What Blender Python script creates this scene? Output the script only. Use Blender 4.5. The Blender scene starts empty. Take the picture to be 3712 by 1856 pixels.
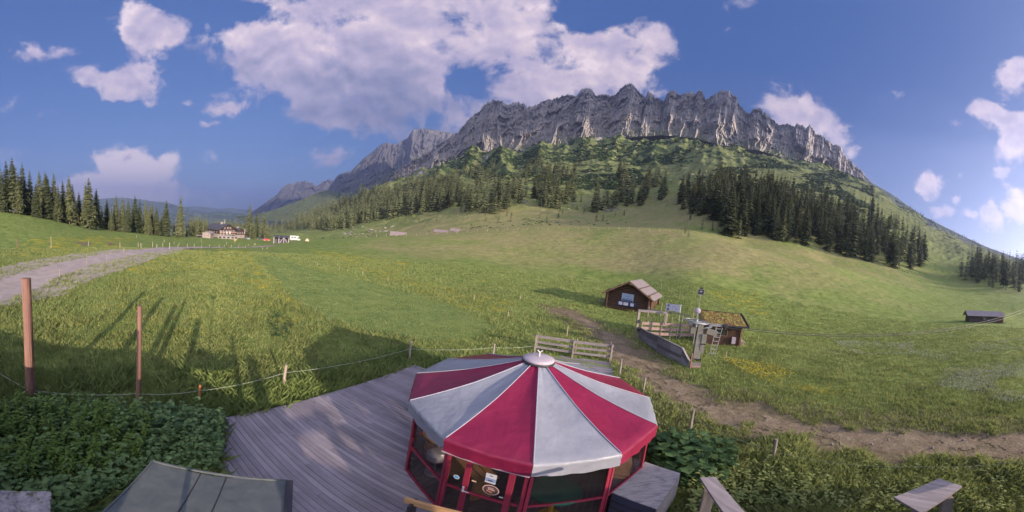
import bpy, math, random
import numpy as np
from mathutils import Matrix, Vector
random.seed(7); RNG = np.random.default_rng(11)
R_ = math.radians
S = bpy.context.scene
col = S.collection
# ------------------------------------------------------------------ camera
# a wide webcam on a mast: equirectangular 180 x 90 degrees, slightly rolled; axes are its orthonormal frame in the world
CAMH = 6.07
E1 = np.array([0.991998, 0.0, -0.126251]); E2 = np.array([0.005593, 0.999018, 0.043949]); NN = np.array([0.126128, -0.044304, 0.991024])
PXR = R_(180) / 3712.0
cam = bpy.data.cameras.new("camera"); co = bpy.data.objects.new("camera", cam); col.objects.link(co); S.camera = co
cam.type = 'PANO'; cam.panorama_type = 'EQUIRECTANGULAR'
cam.latitude_min = R_(-45); cam.latitude_max = R_(45); cam.longitude_min = R_(-90); cam.longitude_max = R_(90)
cam.clip_start = 0.05; cam.clip_end = 60000
# world axes of the camera: x = right, y = up, z = backward
cx = Vector((E1[0], E2[0], NN[0])); cf = Vector((E1[1], E2[1], NN[1])); cu = Vector((E1[2], E2[2], NN[2]))
M = Matrix(((cx.x, cu.x, -cf.x, 0), (cx.y, cu.y, -cf.y, 0), (cx.z, cu.z, -cf.z, CAMH), (0, 0, 0, 1)))
co.matrix_world = M

def ray(x, y):
    lon = (x - 1856) * PXR; lat = (928 - y) * PXR
    r = np.array([math.sin(lon) * math.cos(lat), math.cos(lon) * math.cos(lat), math.sin(lat)])
    return np.array([r @ E1, r @ E2, r @ NN])
def AE(x, y):
    v = ray(x, y); return math.degrees(math.atan2(v[0], v[1])), math.degrees(math.asin(v[2]))
def W(x, y, z=0.0):
    v = ray(x, y); t = (z - CAMH) / v[2]; return np.array([v[0] * t, v[1] * t, z])
def WD(x, y, d):
    v = ray(x, y); v = v / math.hypot(v[0], v[1]) * d; return v + np.array([0, 0, CAMH])

# ------------------------------------------------------------------ sky, sun, exposure
SUN_AZ, SUN_EL = 128.3, 14.3
SUND = Vector((math.sin(R_(SUN_AZ)) * math.cos(R_(SUN_EL)), math.cos(R_(SUN_AZ)) * math.cos(R_(SUN_EL)), math.sin(R_(SUN_EL))))
S.view_settings.view_transform = 'Standard'; S.view_settings.look = 'None'; S.view_settings.gamma = 1
S.view_settings.exposure = 1.4
S.cycles.use_denoising = True
S.cycles.max_bounces = 6; S.cycles.transparent_max_bounces = 12; S.cycles.volume_bounces = 1
sl = bpy.data.lights.new("sun", 'SUN'); sl.energy = 4.95; sl.angle = R_(0.5); sl.color = (1.0, 0.81, 0.61)
so = bpy.data.objects.new("sun", sl); col.objects.link(so)
so.rotation_euler = SUND.to_track_quat('Z', 'Y').to_euler()

class NT:
    """small node-tree writer"""
    def __init__(s, t): s.t = t; s.n = t.nodes; s.l = t.links
    def new(s, k, **kw):
        a = s.n.new(k)
        for q, v in kw.items(): setattr(a, q, v)
        return a
    def put(s, sock, v):
        if v is None: return
        if isinstance(v, bpy.types.NodeSocket): s.l.new(v, sock)
        else:
            try: sock.default_value = v
            except Exception: sock.default_value = (*v, 1.0)
    def m(s, op, a, b=None, c=None, clamp=False):
        x = s.new('ShaderNodeMath', operation=op, use_clamp=clamp)
        s.put(x.inputs[0], a); s.put(x.inputs[1], b); s.put(x.inputs[2], c); return x.outputs[0]
    def vm(s, op, a, b=None, sc=None):
        x = s.new('ShaderNodeVectorMath', operation=op)
        s.put(x.inputs[0], a); s.put(x.inputs[1], b)
        if sc is not None: s.put(x.inputs['Scale'], sc)
        return x.outputs['Value'] if op in ('DOT_PRODUCT', 'LENGTH') else x.outputs[0]
    def noise(s, v, scale, detail=4, rough=.55, dist=0.0, col=False):
        x = s.new('ShaderNodeTexNoise'); s.put(x.inputs['Vector'], v); s.put(x.inputs['Scale'], scale)
        x.inputs['Detail'].default_value = detail; x.inputs['Roughness'].default_value = rough; x.inputs['Distortion'].default_value = dist
        return x.outputs['Color' if col else 'Fac']
    def ramp(s, f, stops, interp='LINEAR'):
        x = s.new('ShaderNodeValToRGB'); s.put(x.inputs[0], f); e = x.color_ramp.elements; x.color_ramp.interpolation = interp
        while len(e) > 1: e.remove(e[-1])
        e[0].position = stops[0][0]; e[0].color = (*c3(stops[0][1]), 1)
        for p, c in stops[1:]:
            q = e.new(p); q.color = (*c3(c), 1)
        return x.outputs[0]
    def mix(s, f, a, b, mode='MIX'):
        x = s.new('ShaderNodeMix', data_type='RGBA', blend_type=mode)
        s.put(x.inputs[0], f); s.put(x.inputs[6], a); s.put(x.inputs[7], b); return x.outputs[2]
    def smooth(s, f, a, b):
        x = s.new('ShaderNodeMapRange', interpolation_type='SMOOTHSTEP'); s.put(x.inputs[0], f)
        x.inputs[1].default_value = a; x.inputs[2].default_value = b; return x.outputs[0]
    def xyz(s, v):
        x = s.new('ShaderNodeSeparateXYZ'); s.put(x.inputs[0], v); return x.outputs
    def attr(s, name):
        return s.new('ShaderNodeAttribute', attribute_name=name).outputs['Fac']
def c3(c): return (c, c, c) if isinstance(c, (int, float)) else tuple(c)

world = bpy.data.worlds.new("World"); S.world = world; world.use_nodes = True
T = NT(world.node_tree); bg = T.n['Background']; bg.inputs[1].default_value = 0.10
sky = T.new('ShaderNodeTexSky'); sky.sky_type = 'NISHITA'; sky.sun_disc = False
sky.sun_elevation = R_(SUN_EL); sky.sun_rotation = R_(SUN_AZ); sky.altitude = 1500; sky.air_density = 1.0; sky.dust_density = 0.6; sky.ozone_density = 2.0
dv = T.new('ShaderNodeTexCoord').outputs['Generated']
X, Y, Z = T.xyz(dv)[0:3]
az = T.m('MULTIPLY', T.m('ARCTAN2', X, Y), 180 / math.pi)
el = T.m('MULTIPLY', T.m('ARCSINE', Z), 180 / math.pi)
# clouds: (px x, px y, half width deg, half height deg, weight)
CL = [(200, 0, 0, 0, 0)]
CLOUDS = [(540, 110, 5.5, 5, .95), (90, 195, 3, 2.4, .75), (210, 190, 2.4, 2, .6), (290, 270, 5.5, 2.6, .78), (480, 305, 6, 4.2, 1.05), (330, 290, 5, 2.2, .8), (570, 380, 3, 1.6, .7), (680, 370, 4, 1.8, .62),
          (860, 390, 6.5, 2.6, .85), (780, 440, 3, 1.4, .75), (490, 622, 7, 3.4, 1.6), (580, 600, 3.6, 2.2, 1.1), (430, 680, 11, 2.8, 1.6), (600, 680, 4, 2.4, 1.1), (620, 690, 5, 2, .8), (250, 690, 5, 2, .55),
          (1000, 130, 12, 7, 1.05), (820, 220, 5, 3.5, .8), (1300, 230, 20, 12, 1.3), (1150, 160, 13, 7, 1.2), (1600, 330, 16, 7, 1.1), (1250, 400, 18, 6, .95), (1200, 540, 7, 3.2, .8), (1750, 110, 14, 7, 1.0), (2000, 40, 10, 3, .9),
          (2180, 150, 7, 5.5, 1.05), (2250, 240, 7, 6, 1.0), (1450, 60, 20, 8, 1.25), (1050, 10, 14, 3, .8), (2080, 290, 10, 5, .95), (1900, 330, 12, 4, 1.0), (2350, 330, 3, 2, .6),
          (2930, 440, 8, 4.4, .92), (3050, 520, 4, 4, .85), (3680, 280, 3, 4.6, 1.0), (3620, 420, 6, 2.4, .95), (3690, 500, 5, 5, .9), (3480, 440, 3, 1.3, .7), (3370, 680, 2.6, 2.6, .9), (3410, 755, 2.4, 1.8, .85),
          (3460, 715, 1.2, 1.1, .8), (3590, 740, 1.8, 2, .85), (3590, 790, 2.4, 2.6, .85), (3680, 750, 3.6, 3.6, .95), (3500, 780, 1.4, 1.4, .7), (3630, 640, 2.4, 1.2, .6), (2960, 220, 7, 3, .35), (1700, 430, 10, 4, .9),
          (3000, 840, 5, 1, .3), (3150, 620, 5, 3, .5), (2900, 400, 9, 3, .6), (850, 700, 3, .8, .6)]
HOLES = [(1690, 290, 3.0, 2.8, .95), (1600, 60, 5, 1.6, .4), (2050, 250, 3.2, 1.6, .45), (940, 60, 7, 2.2, .6), (1040, 480, 9, 2.6, .35), (2120, 60, 5, 2.5, .5), (1330, 80, 3, 1, .4)]
wv = T.noise(T.vm('SCALE', dv, sc=1.0), 6.0, 5, .6, col=True)
wvs = T.vm('SUBTRACT', wv, (0.5, 0.5, 0.5)); wx, wy, _w = T.xyz(wvs)[0:3]
azw = T.m('ADD', az, T.m('MULTIPLY', wx, 8.5)); elw = T.m('ADD', el, T.m('MULTIPLY', wy, 6.5))
acc = None
for lst, sg in ((CLOUDS, 1), (HOLES, -1)):
    for (px_, py_, ha, he, wt) in lst:
        a0, e0 = AE(px_, py_)
        u = T.m('MULTIPLY', T.m('SUBTRACT', azw, a0), 1 / ha * math.cos(R_(e0))); v = T.m('MULTIPLY', T.m('SUBTRACT', elw, e0), 1 / he)
        q = T.m('MULTIPLY_ADD', u, u, T.m('MULTIPLY', v, v))
        f = T.m('MULTIPLY', T.m('POWER', 2.718, T.m('MULTIPLY', q, -.9)), wt * sg)
        if acc is None: acc = f
        elif sg > 0: acc = T.m('SMOOTH_MAX', acc, f, .15)
        else: acc = T.m('ADD', acc, f)
def cl_noise(vec):
    a = T.noise(vec, 7.5, 14, .63, .25)
    return a
n0 = cl_noise(dv)
sh = T.vm('ADD', dv, (SUND.x * .014, SUND.y * .014, .020))
n1 = T.noise(sh, 5.0, 7, .52, .1); n0b = T.noise(dv, 5.0, 7, .52, .1)
dens = T.m('ADD', acc, T.m('MULTIPLY', T.m('SUBTRACT', n0, .5), 2.5))
cov = T.smooth(dens, .40, .86)
thick = T.smooth(dens, .55, 1.35)
relief = T.m('MULTIPLY', T.m('SUBTRACT', n0b, n1), 5.0)
big = T.noise(dv, 3.2, 3, .5)
# the great cloud is greyer towards its base, low puffs stay pink
a_b, e_b = AE(1350, 430)
base_dark = T.m('POWER', 2.718, T.m('MULTIPLY', T.m('ADD', T.m('POWER', T.m('MULTIPLY', T.m('SUBTRACT', az, a_b), 1 / 20), 2), T.m('POWER', T.m('MULTIPLY', T.m('SUBTRACT', el, e_b), 1 / 9), 2)), -1))
lum = T.m('ADD', T.m('MULTIPLY_ADD', relief, .55, .74), T.m('MULTIPLY', T.m('SUBTRACT', big, .5), .5))
lum = T.m('SUBTRACT', lum, T.m('MULTIPLY', base_dark, .55), clamp=True)
lum = T.m('SUBTRACT', lum, T.m('MULTIPLY', T.m('MULTIPLY', thick, .18), 1.0), clamp=True)
lum = T.m('ADD', lum, T.m('MULTIPLY', T.m('MULTIPLY', T.m('SUBTRACT', 1.0, T.smooth(el, 7, 12)), T.m('SUBTRACT', 1.0, T.smooth(az, -50, -40))), .9), clamp=True)
ccol = T.ramp(lum, [(0, (.95, 1.05, 1.7)), (.3, (1.6, 1.52, 2.15)), (.6, (2.5, 2.15, 2.75)), (.85, (3.5, 2.9, 3.15)), (1, (4.6, 3.8, 3.9))])
skc = T.mix(.78, sky.outputs[0], (0.10, 0.36, 1.35), 'MIX')
# a bright veil added to the sky high behind the camera to lift shadows
dfill = T.vm('DOT_PRODUCT', dv, (math.sin(R_(172)) * math.cos(R_(48)), math.cos(R_(172)) * math.cos(R_(48)), math.sin(R_(48))))
fill_veil = T.m('MULTIPLY', T.smooth(dfill, .66, .92), T.smooth(Z, -.05, .1))
skc = T.mix(T.m('MULTIPLY', fill_veil, .85), skc, (8.8, 8.5, 9.2))
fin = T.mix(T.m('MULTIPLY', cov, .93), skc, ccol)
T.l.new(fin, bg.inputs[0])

# ------------------------------------------------------------------ helpers: scene writing
def mat(name):
    m = bpy.data.materials.new(name); m.use_nodes = True
    t = NT(m.node_tree); b = t.n['Principled BSDF']; return m, t, b
def setp(t, b, colr=None, rough=.7, metal=0, spec=None, bump=None, bstr=.3, bdist=.02, alpha=None, trans=None):
    t.put(b.inputs['Base Color'], colr); t.put(b.inputs['Roughness'], rough); t.put(b.inputs['Metallic'], metal)
    if spec is not None: b.inputs['Specular IOR Level'].default_value = spec
    if bump is not None:
        x = t.new('ShaderNodeBump'); x.inputs['Strength'].default_value = bstr; x.inputs['Distance'].default_value = bdist
        t.put(x.inputs['Height'], bump); t.l.new(x.outputs[0], b.inputs['Normal'])
def obco(t): return t.new('ShaderNodeTexCoord').outputs['Object']
def rnd(t): return t.new('ShaderNodeObjectInfo').outputs['Random']
def simple(name, c, rough=.7, metal=0, var=.25, sc=3.0, bstr=.15, bdist=.01, stretch=(1, 1, 1), spec=.3):
    m, t, b = mat(name); v = t.vm('MULTIPLY', obco(t), stretch)
    n = t.noise(v, sc, 6, .6); n2 = t.noise(v, sc * 6, 4, .6)
    f = t.m('ADD', t.m('MULTIPLY', n, .6), t.m('MULTIPLY', n2, .4))
    lo = tuple(x * (1 - var) for x in c); hi = tuple(min(1, x * (1 + var)) for x in c)
    setp(t, b, t.ramp(f, [(.3, lo), (.7, hi)]), rough, metal, spec, n2, bstr, bdist); return m
def wood(name, c, ax=0, var=.4, plank=None, rough=.8, sc=2.0, gap=.0):
    """weathered timber, grain along axis ax; plank = board width for colour steps across axis 'pa'"""
    m, t, b = mat(name); o = obco(t)
    st = [9, 9, 9]; st[ax] = .6
    n = t.noise(t.vm('MULTIPLY', o, tuple(st)), sc, 7, .65, .3); n2 = t.noise(o, 1.2, 4, .6)
    f = t.m('ADD', t.m('MULTIPLY', n, .65), t.m('MULTIPLY', n2, .35))
    lo = tuple(x * (1 - var) for x in c); hi = tuple(min(1, x * (1 + var)) for x in c)
    setp(t, b, t.ramp(f, [(.3, lo), (.72, hi)]), rough, 0, .25, n, .35, .01); return m

def org(p):
    v = np.zeros(3)
    while p is not None: v += np.array(p.location); p = p.parent
    return v
def tag(o, label=None, cat=None, group=None, kind=None):
    if label: o['label'] = label
    if cat: o['category'] = cat
    if group: o['group'] = group
    if kind: o['kind'] = kind
    return o
def empty(name, loc, label=None, cat=None, group=None):
    o = bpy.data.objects.new(name, None); o.location = tuple(float(q) for q in loc); o.empty_display_size = .3; col.objects.link(o)
    return tag(o, label, cat, group)
def meshobj(name, V, F, mats, parent=None, midx=None, smooth=False, attrs=None, base=None):
    V = np.asarray(V, dtype=float)
    if base is None: b = org(parent) if parent is not None else np.zeros(3)
    else: b = np.asarray(base, float)
    V = V - b
    me = bpy.data.meshes.new(name)
    if isinstance(F, np.ndarray):
        k = F.shape[1]
        me.vertices.add(len(V)); me.vertices.foreach_set('co', V.astype(np.float32).ravel())
        me.loops.add(F.size); me.loops.foreach_set('vertex_index', F.astype(np.int32).ravel())
        me.polygons.add(len(F)); me.polygons.foreach_set('loop_start', np.arange(0, F.size, k, dtype=np.int32))
        me.update(calc_edges=True)
    else:
        me.from_pydata([tuple(v) for v in V], [], F)
    for m_ in (mats if isinstance(mats, (list, tuple)) else [mats]): me.materials.append(m_)
    if midx is not None: me.polygons.foreach_set('material_index', np.asarray(midx, dtype=np.int32))
    if smooth: me.polygons.foreach_set('use_smooth', np.ones(len(me.polygons), dtype=bool))
    for k_, a_ in (attrs or {}).items():
        at = me.attributes.new(k_, 'FLOAT', 'POINT'); at.data.foreach_set('value', np.asarray(a_, dtype=np.float32))
    me.update()
    o = bpy.data.objects.new(name, me); col.objects.link(o)
    if parent is not None: o.parent = parent
    elif base is not None: o.location = tuple(b)
    return o
def nrm(v): v = np.asarray(v, float); return v / (np.linalg.norm(v) + 1e-12)
UP = np.array([0, 0, 1.0])
class MB:
    def __init__(s): s.V = []; s.F = []; s.m = []
    def add(s, V, F, mi=0):
        o = len(s.V); s.V += [tuple(v) for v in V]; s.F += [tuple(i + o for i in f) for f in F]; s.m += [mi] * len(F); return s
    def box(s, c, size, ax=None, mi=0, taper=1.0):
        """box centred at c; ax = (x,y,z) unit axes"""
        X, Y, Z = ax if ax is not None else (np.array([1, 0, 0]), np.array([0, 1, 0]), UP)
        c = np.asarray(c, float); a, b, h = size[0] / 2, size[1] / 2, size[2] / 2; V = []
        for k in (-1, 1):
            tp = taper if k > 0 else 1
            for i, j in ((-1, -1), (1, -1), (1, 1), (-1, 1)): V.append(c + X * i * a * tp + Y * j * b * tp + Z * k * h)
        return s.add(V, [(3, 2, 1, 0), (4, 5, 6, 7), (0, 1, 5, 4), (1, 2, 6, 5), (2, 3, 7, 6), (3, 0, 4, 7)], mi)
    def bar(s, p, q, w, h=None, mi=0, up=UP):
        p = np.asarray(p, float); q = np.asarray(q, float); Z = nrm(q - p); X = np.cross(Z, up)
        if np.linalg.norm(X) < 1e-3: X = np.array([1.0, 0, 0])
        X = nrm(X); Y = np.cross(X, Z) * -1
        return s.box((p + q) / 2, (w, h or w, np.linalg.norm(q - p)), (X, nrm(Y), Z), mi)
    def tube(s, pts, r, n=8, mi=0, cap=True, wob=0):
        pts = [np.asarray(p, float) for p in pts]; rs = r if isinstance(r, (list, tuple)) else [r] * len(pts); V = []; F = []
        for i, p in enumerate(pts):
            d = nrm(pts[min(i + 1, len(pts) - 1)] - pts[max(i - 1, 0)]); a = np.cross(d, UP)
            if np.linalg.norm(a) < .05: a = np.cross(d, np.array([0, 1.0, 0]))
            a = nrm(a); b = np.cross(d, a)
            for k in range(n):
                t = 2 * math.pi * k / n; rr = rs[i] * (1 + wob * random.uniform(-1, 1)); V.append(p + rr * (math.cos(t) * a + math.sin(t) * b))
        for i in range(len(pts) - 1):
            for k in range(n):
                F.append((i * n + k, i * n + (k + 1) % n, (i + 1) * n + (k + 1) % n, (i + 1) * n + k))
        if cap: F.append(tuple(range(n - 1, -1, -1))); F.append(tuple((len(pts) - 1) * n + k for k in range(n)))
        return s.add(V, F, mi)
    def prism(s, poly, dvec, mi=0):
        n = len(poly); A = [np.asarray(p, float) for p in poly]; B = [p + np.asarray(dvec, float) for p in A]
        F = [tuple(range(n - 1, -1, -1)), tuple(range(n, 2 * n))] + [(i, (i + 1) % n, n + (i + 1) % n, n + i) for i in range(n)]
        return s.add(A + B, F, mi)
    def lathe(s, c, prof, n=24, mi=0, ax=None):
        X, Y, Z = ax if ax is not None else (np.array([1.0, 0, 0]), np.array([0, 1.0, 0]), UP); c = np.asarray(c, float); V = []; F = []
        for (r, h) in prof:
            for k in range(n):
                t = 2 * math.pi * k / n; V.append(c + X * r * math.cos(t) + Y * r * math.sin(t) + Z * h)
        for i in range(len(prof) - 1):
            for k in range(n): F.append((i * n + k, i * n + (k + 1) % n, (i + 1) * n + (k + 1) % n, (i + 1) * n + k))
        F.append(tuple(range(n - 1, -1, -1))); F.append(tuple((len(prof) - 1) * n + k for k in range(n)))
        return s.add(V, F, mi)
    def build(s, name, mats, parent=None, smooth=False, base=None):
        return meshobj(name, s.V, s.F, mats, parent, s.m if isinstance(mats, (list, tuple)) else None, smooth, base=base)
def azv(a): return np.array([math.sin(R_(a)), math.cos(R_(a)), 0.0])
def frame(a):
    """axes of an object whose depth runs along azimuth a: (right, depth, up)"""
    return azv(a + 90), azv(a), UP

# ------------------------------------------------------------------ numpy noise
def _h(i, j, s):
    x = (i.astype(np.int64) * 374761393 + j.astype(np.int64) * 668265263 + s * 982451653) & 0xffffffff
    x = ((x ^ (x >> 13)) * 1274126177) & 0xffffffff
    x = x ^ (x >> 16); return (x & 0xffff) / 65535.0
def vnoise(x, y, s=0):
    i = np.floor(x); j = np.floor(y); fx = x - i; fy = y - j; fx = fx * fx * fx * (fx * (fx * 6 - 15) + 10); fy = fy * fy * fy * (fy * (fy * 6 - 15) + 10)
    a = _h(i, j, s); b = _h(i + 1, j, s); c = _h(i, j + 1, s); d = _h(i + 1, j + 1, s)
    return (a + (b - a) * fx) * (1 - fy) + (c + (d - c) * fx) * fy
def fbm(x, y, o=4, s=0, g=.5):
    r = 0; a = 1; t = 0
    for k in range(o):
        r = r + a * (vnoise(x, y, s + k) - .5) * 2; t += a; a *= g; x = x * 2.03 + 11.3; y = y * 2.03 + 5.7
    return r / t
def ridged(x, y, o=5, s=0, g=.5):
    r = 0; a = 1; t = 0
    for k in range(o):
        n = 1 - np.abs(vnoise(x, y, s + k) - .5) * 2; r = r + a * n * n; t += a; a *= g; x = x * 2.07 + 3.1; y = y * 2.07 + 9.2
    return r / t
def sstep(x, a, b): t = np.clip((x - a) / (b - a), 0, 1); return t * t * (3 - 2 * t)

# ------------------------------------------------------------------ terrain: control points (px x, px y, distance m)
CP = [(0, 960, 40), (0, 870, 75), (0, 765, 140), (0, 772, 300), (200, 1080, 24), (200, 900, 60), (200, 800, 135), (200, 806, 300),
      (360, 975, 35), (330, 900, 58), (330, 830, 140), (330, 838, 320), (500, 910, 51), (500, 850, 130), (500, 862, 320), (650, 900, 68), (650, 880, 120), (650, 858, 175), (650, 868, 380),
      (800, 898, 92), (800, 880, 150), (800, 868, 200), (800, 857, 255), (800, 858, 420), (800, 850, 900), (1000, 893, 110), (1000, 882, 200), (1000, 868, 275), (1000, 845, 330), (1000, 850, 450), (1000, 842, 640), (1000, 838, 1000),
      (1100, 940, 50), (1100, 900, 80), (1100, 878, 120), (1100, 874, 230), (1100, 850, 340), (1100, 832, 480), (1100, 805, 700), (1100, 790, 950),
      (1250, 960, 48), (1250, 900, 80), (1250, 869, 125), (1250, 868, 230), (1250, 845, 330), (1250, 815, 450), (1250, 770, 620), (1250, 730, 850),
      (1400, 1000, 41), (1400, 940, 61), (1400, 895, 88), (1400, 858, 130), (1400, 858, 215), (1400, 840, 300), (1400, 800, 390), (1400, 760, 460), (1400, 700, 580), (1400, 655, 780), (1400, 700, 1000),
      (1700, 1050, 38), (1700, 960, 60), (1700, 890, 95), (1700, 838, 138), (1700, 838, 200), (1700, 800, 260), (1700, 740, 350), (1700, 680, 450), (1700, 610, 600), (1700, 562, 780), (1700, 600, 1000),
      (1900, 1060, 39), (1900, 1000, 55), (1900, 940, 79), (1900, 880, 103), (1900, 826, 140), (1900, 820, 200), (2000, 795, 250), (2000, 740, 320), (2000, 660, 430), (2000, 600, 540), (2000, 550, 670), (2000, 512, 800), (2000, 560, 1000),
      (2200, 1130, 34), (2300, 1060, 51), (2300, 1000, 66), (2300, 920, 90), (2300, 832, 130), (2300, 826, 180), (2300, 790, 260), (2300, 745, 320), (2300, 690, 390), (2300, 640, 470), (2300, 560, 620), (2300, 495, 830), (2300, 540, 1000),
      (2500, 1170, 31), (2500, 1100, 42), (2500, 1000, 64), (2500, 900, 95), (2500, 848, 120), (2500, 838, 170), (2600, 800, 200), (2600, 700, 300), (2600, 640, 400), (2600, 565, 590), (2600, 525, 780), (2600, 570, 1000),
      (2700, 1190, 33), (2700, 1100, 50), (2700, 1000, 75), (2700, 902, 105), (2700, 890, 160), (2900, 860, 200), (2900, 760, 285), (2900, 700, 370), (2900, 640, 500), (2900, 610, 640), (2900, 582, 800), (2900, 625, 1000),
      (3000, 1230, 36), (3000, 1130, 57), (3000, 1050, 80), (3000, 962, 118), (3000, 948, 170), (3150, 960, 190), (3150, 850, 280), (3150, 760, 400), (3150, 700, 540), (3150, 668, 720), (3150, 680, 900),
      (3300, 1250, 36), (3300, 1150, 66), (3300, 1070, 110), (3300, 1010, 180), (3400, 1020, 220), (3400, 950, 300), (3400, 885, 420), (3400, 835, 560), (3400, 850, 760),
      (3600, 1250, 37), (3600, 1150, 80), (3600, 1105, 115), (3600, 1068, 170), (3600, 1010, 260), (3600, 950, 380), (3600, 918, 500), (3600, 940, 760), (3712, 1150, 90), (3712, 1100, 120), (3712, 1060, 190), (3712, 1000, 330), (3712, 960, 480), (3712, 985, 760)]
pts = []
for (x, y, d) in CP:
    P = WD(x, y, d); a, e = AE(x, y); pts.append((a, math.log(d), P[2] / d))
for a in (-100, -75, -50, -25, 0, 25, 50, 75, 100, 125):
    for d in (2.5, 8, 20, 30): pts.append((a, math.log(d), 0.0 if d < 25 else 0.0))
for a in (-130, 130):
    for d in (60, 150, 400, 1000): pts.append((a, math.log(d), 0.0))
pts = np.array(pts); UA, UD = 14.0, .42
def _k(r2): return np.where(r2 > 1e-12, r2 * np.log(np.maximum(r2, 1e-12)) * .5, 0)
Pn = np.stack([pts[:, 0] / UA, pts[:, 1] / UD], 1); n_ = len(Pn)
K = _k(((Pn[:, None] - Pn[None]) ** 2).sum(-1)) + np.eye(n_) * .02
A_ = np.zeros((n_ + 3, n_ + 3)); A_[:n_, :n_] = K; A_[:n_, n_] = 1; A_[:n_, n_ + 1:] = Pn; A_[n_:, :n_] = A_[:n_, n_:].T
CO = np.linalg.solve(A_, np.concatenate([pts[:, 2], np.zeros(3)]))
def gfun(a, ld):
    out = np.empty(a.shape).ravel(); af = a.ravel() / UA; lf = ld.ravel() / UD
    for i in range(0, len(out), 40000):
        q = np.stack([af[i:i + 40000], lf[i:i + 40000]], 1)
        r2 = ((q[:, None] - Pn[None]) ** 2).sum(-1)
        out[i:i + 40000] = _k(r2) @ CO[:n_] + CO[n_] + q @ CO[n_ + 1:]
    return out.reshape(a.shape)
def TZ(x, y):
    """height of the ground at world x, y"""
    x = np.asarray(x, float); y = np.asarray(y, float)
    d = np.maximum(np.hypot(x, y), 1e-3); a = np.degrees(np.arctan2(x, y))
    g = gfun(np.clip(a, -128, 128), np.log(np.clip(d, 2.5, 1000)))
    z = g * d
    z = z * (1 - sstep(np.abs(a), 100, 128)) * sstep(d, 14, 34)
    far = sstep(d, 1000, 1700); z = np.where(d > 1000, g * 1000 * (1 - far) + far * -150 , z)
    side = (1 - sstep(np.abs(a), 100, 128))
    rough = side * sstep(d, 150, 420) * (1 - .7 * sstep(-a, 20, 60))
    wx = x + 30 * fbm(x / 90, y / 90, 3, 90)
    z = z + sstep(d, 26, 60) * .12 * fbm(x / 2.3, y / 2.3, 3, 3) + sstep(d, 60, 150) * .5 * fbm(x / 14, y / 14, 4, 5)
    z = z + rough * (5.0 * (ridged(wx / 60, y / 26, 5, 20) - .5) + 2.1 * (ridged(wx / 19, y / 8, 3, 25) - .5)) + side * sstep(d, 460, 800) * 42 * (ridged(wx / 150, y / 110, 6, 31, .58) - .5) * (1 - .8 * sstep(-a, 15, 45))
    z = z + side * sstep(d, 430, 650) * (1 - sstep(d, 980, 1100)) * (1 - .8 * sstep(-a, 25, 45)) * (1 - sstep(a, 34, 48)) * 36 * (ridged(a / 6.5 + .4 * fbm(x / 200, y / 200, 3, 95), np.log(np.maximum(d, 1)) * 1.6, 3, 140, .36) - .5)
    # low grassed ground under the deck and tent; a dip at the lower left
    z = z - .28 * np.exp(-(((x + 1.0) / 7) ** 2 + ((y - 8) / 6) ** 2) ** 2)
    return z
def hit(x, y, dmin=5, dmax=1200):
    """ground point seen at pixel x, y (None when the ray misses)"""
    v = ray(x, y); v = v / math.hypot(v[0], v[1])
    d = np.exp(np.linspace(math.log(dmin), math.log(dmax), 260)); z = CAMH + v[2] * d
    t = TZ(v[0] * d, v[1] * d); k = np.argmax(t >= z)
    if not (t >= z).any() or k == 0: return None
    f = (z[k - 1] - t[k - 1]) / ((z[k - 1] - t[k - 1]) + (t[k] - z[k]) + 1e-9); dd = d[k - 1] + (d[k] - d[k - 1]) * f
    return np.array([v[0] * dd, v[1] * dd, float(TZ(v[0] * dd, v[1] * dd))])
def G(x, y):
    return np.array([x, y, float(TZ(x, y))])
def inpoly(px, py, poly):
    px = np.asarray(px, float); py = np.asarray(py, float); c = np.zeros(px.shape, bool); n = len(poly); j = n - 1
    for i in range(n):
        xi, yi = poly[i]; xj, yj = poly[j]
        c ^= ((yi > py) != (yj > py)) & (px < (xj - xi) * (py - yi) / (yj - yi + 1e-12) + xi); j = i
    return c
def polydist(x, y, line):
    """distance of points to a polyline, and the parameter along it"""
    best = np.full(x.shape, 1e9)
    for (a, b) in zip(line[:-1], line[1:]):
        a = np.array(a[:2]); b = np.array(b[:2]); ab = b - a; t = np.clip(((x - a[0]) * ab[0] + (y - a[1]) * ab[1]) / (ab @ ab), 0, 1)
        best = np.minimum(best, np.hypot(x - a[0] - ab[0] * t, y - a[1] - ab[1] * t))
    return best
# ---- layout of roads and tracks in world metres
ROAD_N = [W(x, y) for x, y in [(-160, 1150), (0, 1110), (150, 1052), (300, 1005), (420, 965), (500, 935), (560, 918)]]
ROAD_F = [W(x, y) for x, y in [(-160, 1075), (0, 1003), (90, 968), (190, 935), (330, 912), (450, 902), (560, 899)]]
roadc = [(a[:2] + b[:2]) / 2 for a, b in zip(ROAD_N, ROAD_F)]; roadw = [np.linalg.norm(a - b) for a, b in zip(ROAD_N, ROAD_F)]
for (x, y, w) in ((640, 900, 4.2), (720, 897.5, 4.0), (800, 897, 4.0), (880, 896.5, 4.0), (940, 894, 4.5), (985, 890, 5.0)):
    p = hit(x, y, 40, 260)
    if p is not None: roadc.append(p[:2]); roadw.append(w)
roadc = [np.array(p) for p in roadc]
TRK = [(2040, 1130), (2120, 1165), (2200, 1225), (2290, 1300), (2400, 1385), (2520, 1455), (2700, 1520), (2900, 1565), (3150, 1590), (3400, 1600), (3712, 1625), (3900, 1640)]
trk = [W(x, y)[:2] for x, y in TRK]; trkw = [.5, .8, 1.3, 1.5, 1.4, 1.3, 1.3, 1.4, 1.6, 1.9, 2.0, 2.0]
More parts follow.
